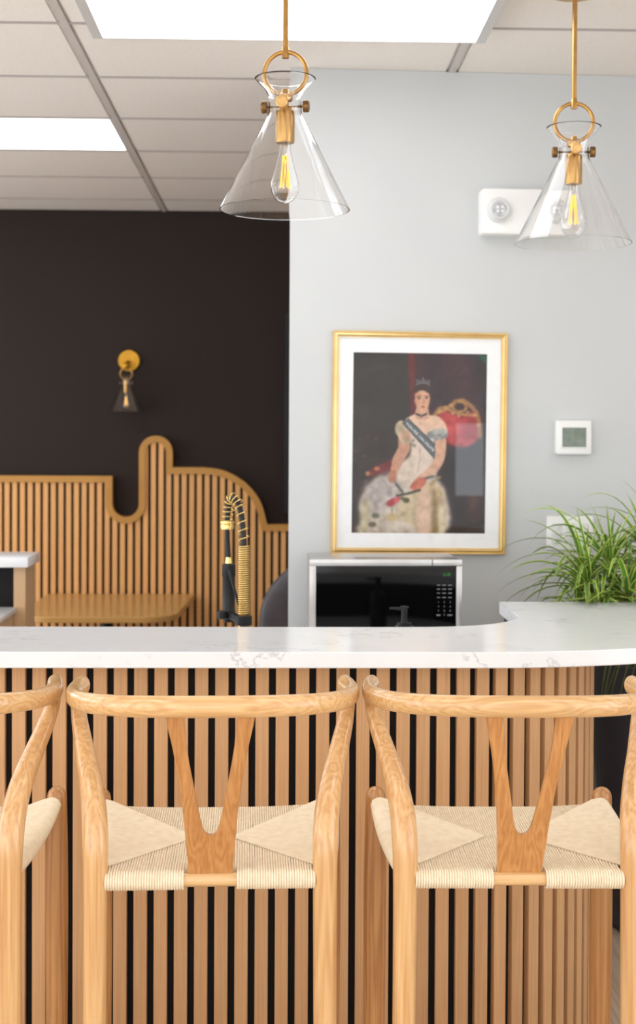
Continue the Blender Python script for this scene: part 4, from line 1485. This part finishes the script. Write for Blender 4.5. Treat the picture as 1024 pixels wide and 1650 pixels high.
# table fixed to the panel
TZ = .695
tb = empty('dining_table', (-.90, 7.0, 0), label='oak table with rounded corners standing against the slatted wall panel', cat='table')
tx0, tx1, ty0, ty1, rr_ = -1.275, -.475, 6.47, BD - .016, .17
pl_ = []
for cx2, cy2, a0_ in ((tx0 + rr_, ty0 + rr_, 180), (tx1 - rr_ - .03, ty0 + rr_, 270)):
    for k in range(9):
        a = math.radians(a0_ + 90 * k / 8); pl_.append((cx2 + rr_ * math.cos(a) + .90, cy2 + rr_ * math.sin(a) - 7.0))
pl_ += [(tx1 + .90, ty1 - 7.0), (tx0 + .90, ty1 - 7.0)]
MB().prism(pl_, TZ - .028, TZ).build('table_top', M_table, tb, bevel=.003)
MB().lathe([(.24, 0), (.24, .01), (.04, .02), (.035, .04), (.035, TZ - .035), (.10, TZ - .0285)], seg=32).build('pedestal', M_matte, tb)

# dark upholstered chair, half hidden by the pale wall
lc = empty('lounge_chair', (.16, 6.25, 0), rz=math.radians(0), label='dark grey leather chair half hidden behind the pale wall corner', cat='chair')
LD = 6.25
zt = at(463, 903, 6.0).z
# back: rounded shield with thickness
ang0 = 18
b = MB()
rows_ = []
for i in range(25):
    q = i / 24
    z = .44 + (zt + .02 - .44) * q
    w = .262 * (1 - max(0, (q - .45) / .55) ** 2.6 * .80) 
    if i == 24: w *= .55
    for side in (0, 1): pass
    ring = []
    for k_ in range(24):
        a = 2 * PI * k_ / 24
        cx3 = math.copysign(abs(math.cos(a)) ** .6, math.cos(a)) * w
        cy3 = math.copysign(abs(math.sin(a)) ** .8, math.sin(a)) * (.045 if i < 24 else .02) - .235 - .0 * q
        ring.append((cx3, cy3 + .30 * (cx3 ** 2), z))
    rows_.append(ring)
vs = [p_ for r_ in rows_ for p_ in r_]
fs = [(i * 24 + j, i * 24 + (j + 1) % 24, (i + 1) * 24 + (j + 1) % 24, (i + 1) * 24 + j) for i in range(24) for j in range(24)]
fs += [tuple(range(24)), tuple(range(24 * 24, 25 * 24))]
b.add(vs, fs); b.build('backrest', M_leather, lc, angle=70)
MB().box(-.24, .24, -.22, .26, .36, .46, bev=.03, seg=4).build('seat', M_leather, lc)
for sx in (-1, 1):
    for sy in (-1, 1):
        MB().tube([(sx * .19, sy * .19, .37), (sx * .22, sy * .22, 0)], [.014, .010], seg=12).build('leg', M_matte, lc)

# service cabinet with raised ledge at the left edge
sv = empty('service_cabinet', (-1.4, 4.88, 0), label='oak service cabinet with black splashback at the left edge', cat='cabinet')
sx_ = -1.4; sy_ = 4.88
LZ1 = at(40, 898, 4.87).z
xr = at(41, 950, 4.90).x; xl = at(22, 950, 4.90).x
MB().box(xl - sx_, xr - sx_, .02, .20, 0, LZ1 - .038).build('end_post', M_cabwood, sv)
MB().box(-.9, xl - sx_, .05, .17, 0, LZ1 - .038).build('splashback', M_black, sv)
lz2 = at(12, 978, 4.90).z
xe = at(25, 985, 4.88).x
MB().box(-.9, xe - sx_ - .012, -.58, .045, 0, lz2 - .021).build('cabinet_body', M_cabwood, sv)
MB().box(-.9, xe - sx_, -.6, .019, lz2 - .020, lz2, bev=.002).build('worktop', M_quartz, sv)
lg = MB()
xn = at(40, 898, 4.87).x
yn, yf_ = 4.865, 5.10
lg.box(-2.3, xn + .012, yn, yf_, LZ1 - .037, LZ1, bev=.004)
tag(lg.build('raised_ledge', M_quartz), 'white quartz ledge topping the black splashback at the left edge', 'worktop')

# black board on the dark wall, only its left edge shows beside the pale wall
q0, q1 = at(459, 505, 7.46), at(459, 828, 7.46)
wbp = empty('wall_board', (.5, RY1, 0), label='black framed board on the dark wall, only a thin edge visible by the corner', cat='wall board')
b = MB().box(q0.x - .5, .45, -.035, -.001, q1.z, q0.z, bev=.002, seg=1); b.build('frame', M_matte, wbp)
MB().box(q0.x - .5 + .02, .43, -.038, -.034, q1.z + .02, q0.z - .02).build('board_face', M_mwglass, wbp)

# ------------------------------------------------------------------ planter with striped-leaf plant
PX, PY = 1.232, 4.325
pt = empty('potted_plant', (PX, PY, 0), label='bushy variegated ribbon-leaf plant in tall charcoal planter behind the right bar end', cat='plant')
PH = .86
pr_ = [(.165, 0), (.178, .008), (.186, .05), (.215, .45), (.252, PH - .02), (.256, PH - .004), (.254, PH), (.238, PH), (.234, PH - .05)]
MB().lathe(pr_, seg=56).build('planter', M_pot, pt)
MB().lathe([(.229, PH - .06), (.12, PH - .045), (.0002, PH - .04)], seg=32, caps=False).build('soil', M_soil, pt)
crowns = [(at(944, 935, 4.16), .9), (at(980, 905, 4.26), 1.0), (at(1042, 900, 4.22), 1.0), (at(1010, 955, 4.10), .9), (at(932, 985, 4.20), .6), (at(1085, 930, 4.3), .9), (at(960, 985, 4.12), .8)]
crowns = [(Vector((c_.x - PX, c_.y - PY, c_.z)), s_) for c_, s_ in crowns]
for c_, s_ in crowns:
    bx_, by_ = max(-.15, min(.15, c_.x * .5)), max(-.12, min(.12, c_.y * .5))
    sp = spline([(bx_, by_, PH - .05), ((bx_ + c_.x) / 2, (by_ + c_.y) / 2, (PH + c_.z) / 2), (c_.x, c_.y, c_.z - .005)], 4)
    MB().tube(sp, [.012] * len(sp), seg=8).build('stem', M_cane, pt)


def leaf(p0, az, el, length, width, droop, twist=0.0):
    """a long strap leaf arching under its weight, V-folded, tapering to a point"""
    nseg = 12
    d = Vector((math.cos(az) * math.cos(el), math.sin(az) * math.cos(el), math.sin(el)))
    p_ = Vector(p0); pts_ = [p_.copy()]; dirs = [d.copy()]
    st_ = length / nseg
    for i in range(nseg):
        q = (i + 1) / nseg
        d = (d + Vector((0, 0, -1)) * droop * st_ * (0.4 + 1.6 * q)).normalized()
        p_ = p_ + d * st_
        if p_.z < PH - .22: p_.z = PH - .22 + random.random() * .01
        if p_.y + PY < 4.075:
            if 1.0 < p_.z < 1.08 and pts_[-1].z > 1.03: p_.z = 1.082
            elif p_.z < 1.03 and p_.y + PY < 4.0: p_.y = 4.0 - PY
        # stay off the wall
        lim = gy(p_.x + PX) - .012 - PY
        if p_.y > lim: p_.y = lim
        pts_.append(p_.copy()); dirs.append(d.copy())
    vs, fs, uv = [], [], []
    for i, (p1, d1) in enumerate(zip(pts_, dirs)):
        q = i / nseg
        w = width * (.55 + .45 * min(1, q * 5)) * (1 - q ** 2.2) + .0004
        side = d1.cross(Vector((0, 0, 1)))
        if side.length < .05: side = Vector((-math.sin(az), math.cos(az), 0))
        side.normalize()
        side = Matrix.Rotation(twist * q, 3, d1) @ side
        upv = side.cross(d1).normalized()
        for k_, u_ in enumerate((-1, -.35, 0, .35, 1)):
            vs.append(p1 + side * (w * .5 * u_) + upv * (abs(u_) * w * .22))
            uv.append(((u_ + 1) / 2, q))
    for i in range(nseg):
        for k_ in range(4):
            a = i * 5 + k_
            fs.append((a, a + 1, a + 6, a + 5))
    me_ = bpy.data.meshes.new('leaf')
    me_.from_pydata([tuple(v) for v in vs], [], fs)
    ul = me_.uv_layers.new(name='UVMap')
    for lp in me_.loops: ul.data[lp.index].uv = uv[lp.vertex_index]
    for p1 in me_.polygons: p1.use_smooth = True
    me_.materials.append(M_leaf)
    o_ = bpy.data.objects.new('leaf', me_); COL.objects.link(o_); o_.parent = pt
    return o_


rnd = random.Random(11)
for ci, (c_, s_) in enumerate(crowns):
    nl = 38 if ci < 4 else 30
    for i in range(nl):
        az = i * 2.39996 + rnd.uniform(-.3, .3)
        q = i / nl
        el = math.radians(82 - 78 * q ** .8 + rnd.uniform(-9, 9))
        leaf(c_ + Vector((0, 0, -.03 + .03 * (1 - q))), az, el, s_ * rnd.uniform(.22, .38) * (0.65 if q < .1 else 1), rnd.uniform(.013, .021), rnd.uniform(3.2, 6.5), rnd.uniform(-.8, .8))
# hand-placed leaves that show against the wall: upright spikes and long arching blades
A3 = lambda px, py, D: at(px, py, D) - Vector((PX, PY, 0))


def leaf_to(px0_, py0_, px1_, py1_, D, width, sag=0.0):
    a, b2 = A3(px0_, py0_, D), A3(px1_, py1_, D)
    v_ = b2 - a
    az = math.atan2(.0001, v_.x)
    ln = v_.length * (1 + sag * .6)
    el = math.atan2(v_.z, abs(v_.x)) + sag
    leaf(a, 0 if v_.x > 0 else PI, el, ln, width, sag * 2.0 / max(ln, .05), .4)


leaf_to(950, 925, 928, 818, 4.12, .027, 0)
leaf_to(984, 915, 976, 812, 4.16, .027, 0)
leaf_to(940, 905, 855, 852, 4.15, .012, .35)
leaf_to(945, 890, 820, 895, 4.2, .010, .55)
leaf_to(935, 900, 822, 922, 4.2, .010, .5)
leaf_to(940, 930, 820, 952, 4.15, .011, .45)
leaf_to(925, 925, 848, 965, 4.1, .012, .5)
leaf_to(985, 868, 905, 862, 4.2, .010, .25)
leaf_to(1075, 860, 1003, 782, 4.25, .010, .15)
leaf_to(1080, 880, 955, 838, 4.3, .010, .5)
leaf_to(978, 880, 958, 835, 4.3, .008, 0)
leaf_to(985, 905, 1040, 835, 4.15, .012, .4)
leaf_to(985, 915, 1045, 850, 4.1, .016, .3)
# strands drooping over the planter's rim below the bar top
for px_ in (958, 964, 969, 974, 980, 986, 991, 997, 1004, 1009, 1016, 1022, 1030, 1040):
    p0 = A3(px_ + rnd.uniform(-5, 5), 1040, 4.3); p0.y = -.275 + rnd.uniform(-.01, .01)
    p0.z = PH + .12
    leaf(p0, rnd.choice((-2.6, -.6)) + rnd.uniform(-.3, .3), rnd.uniform(-1.45, -1.1), rnd.uniform(.16, .25), .0085, 1.2, .5)
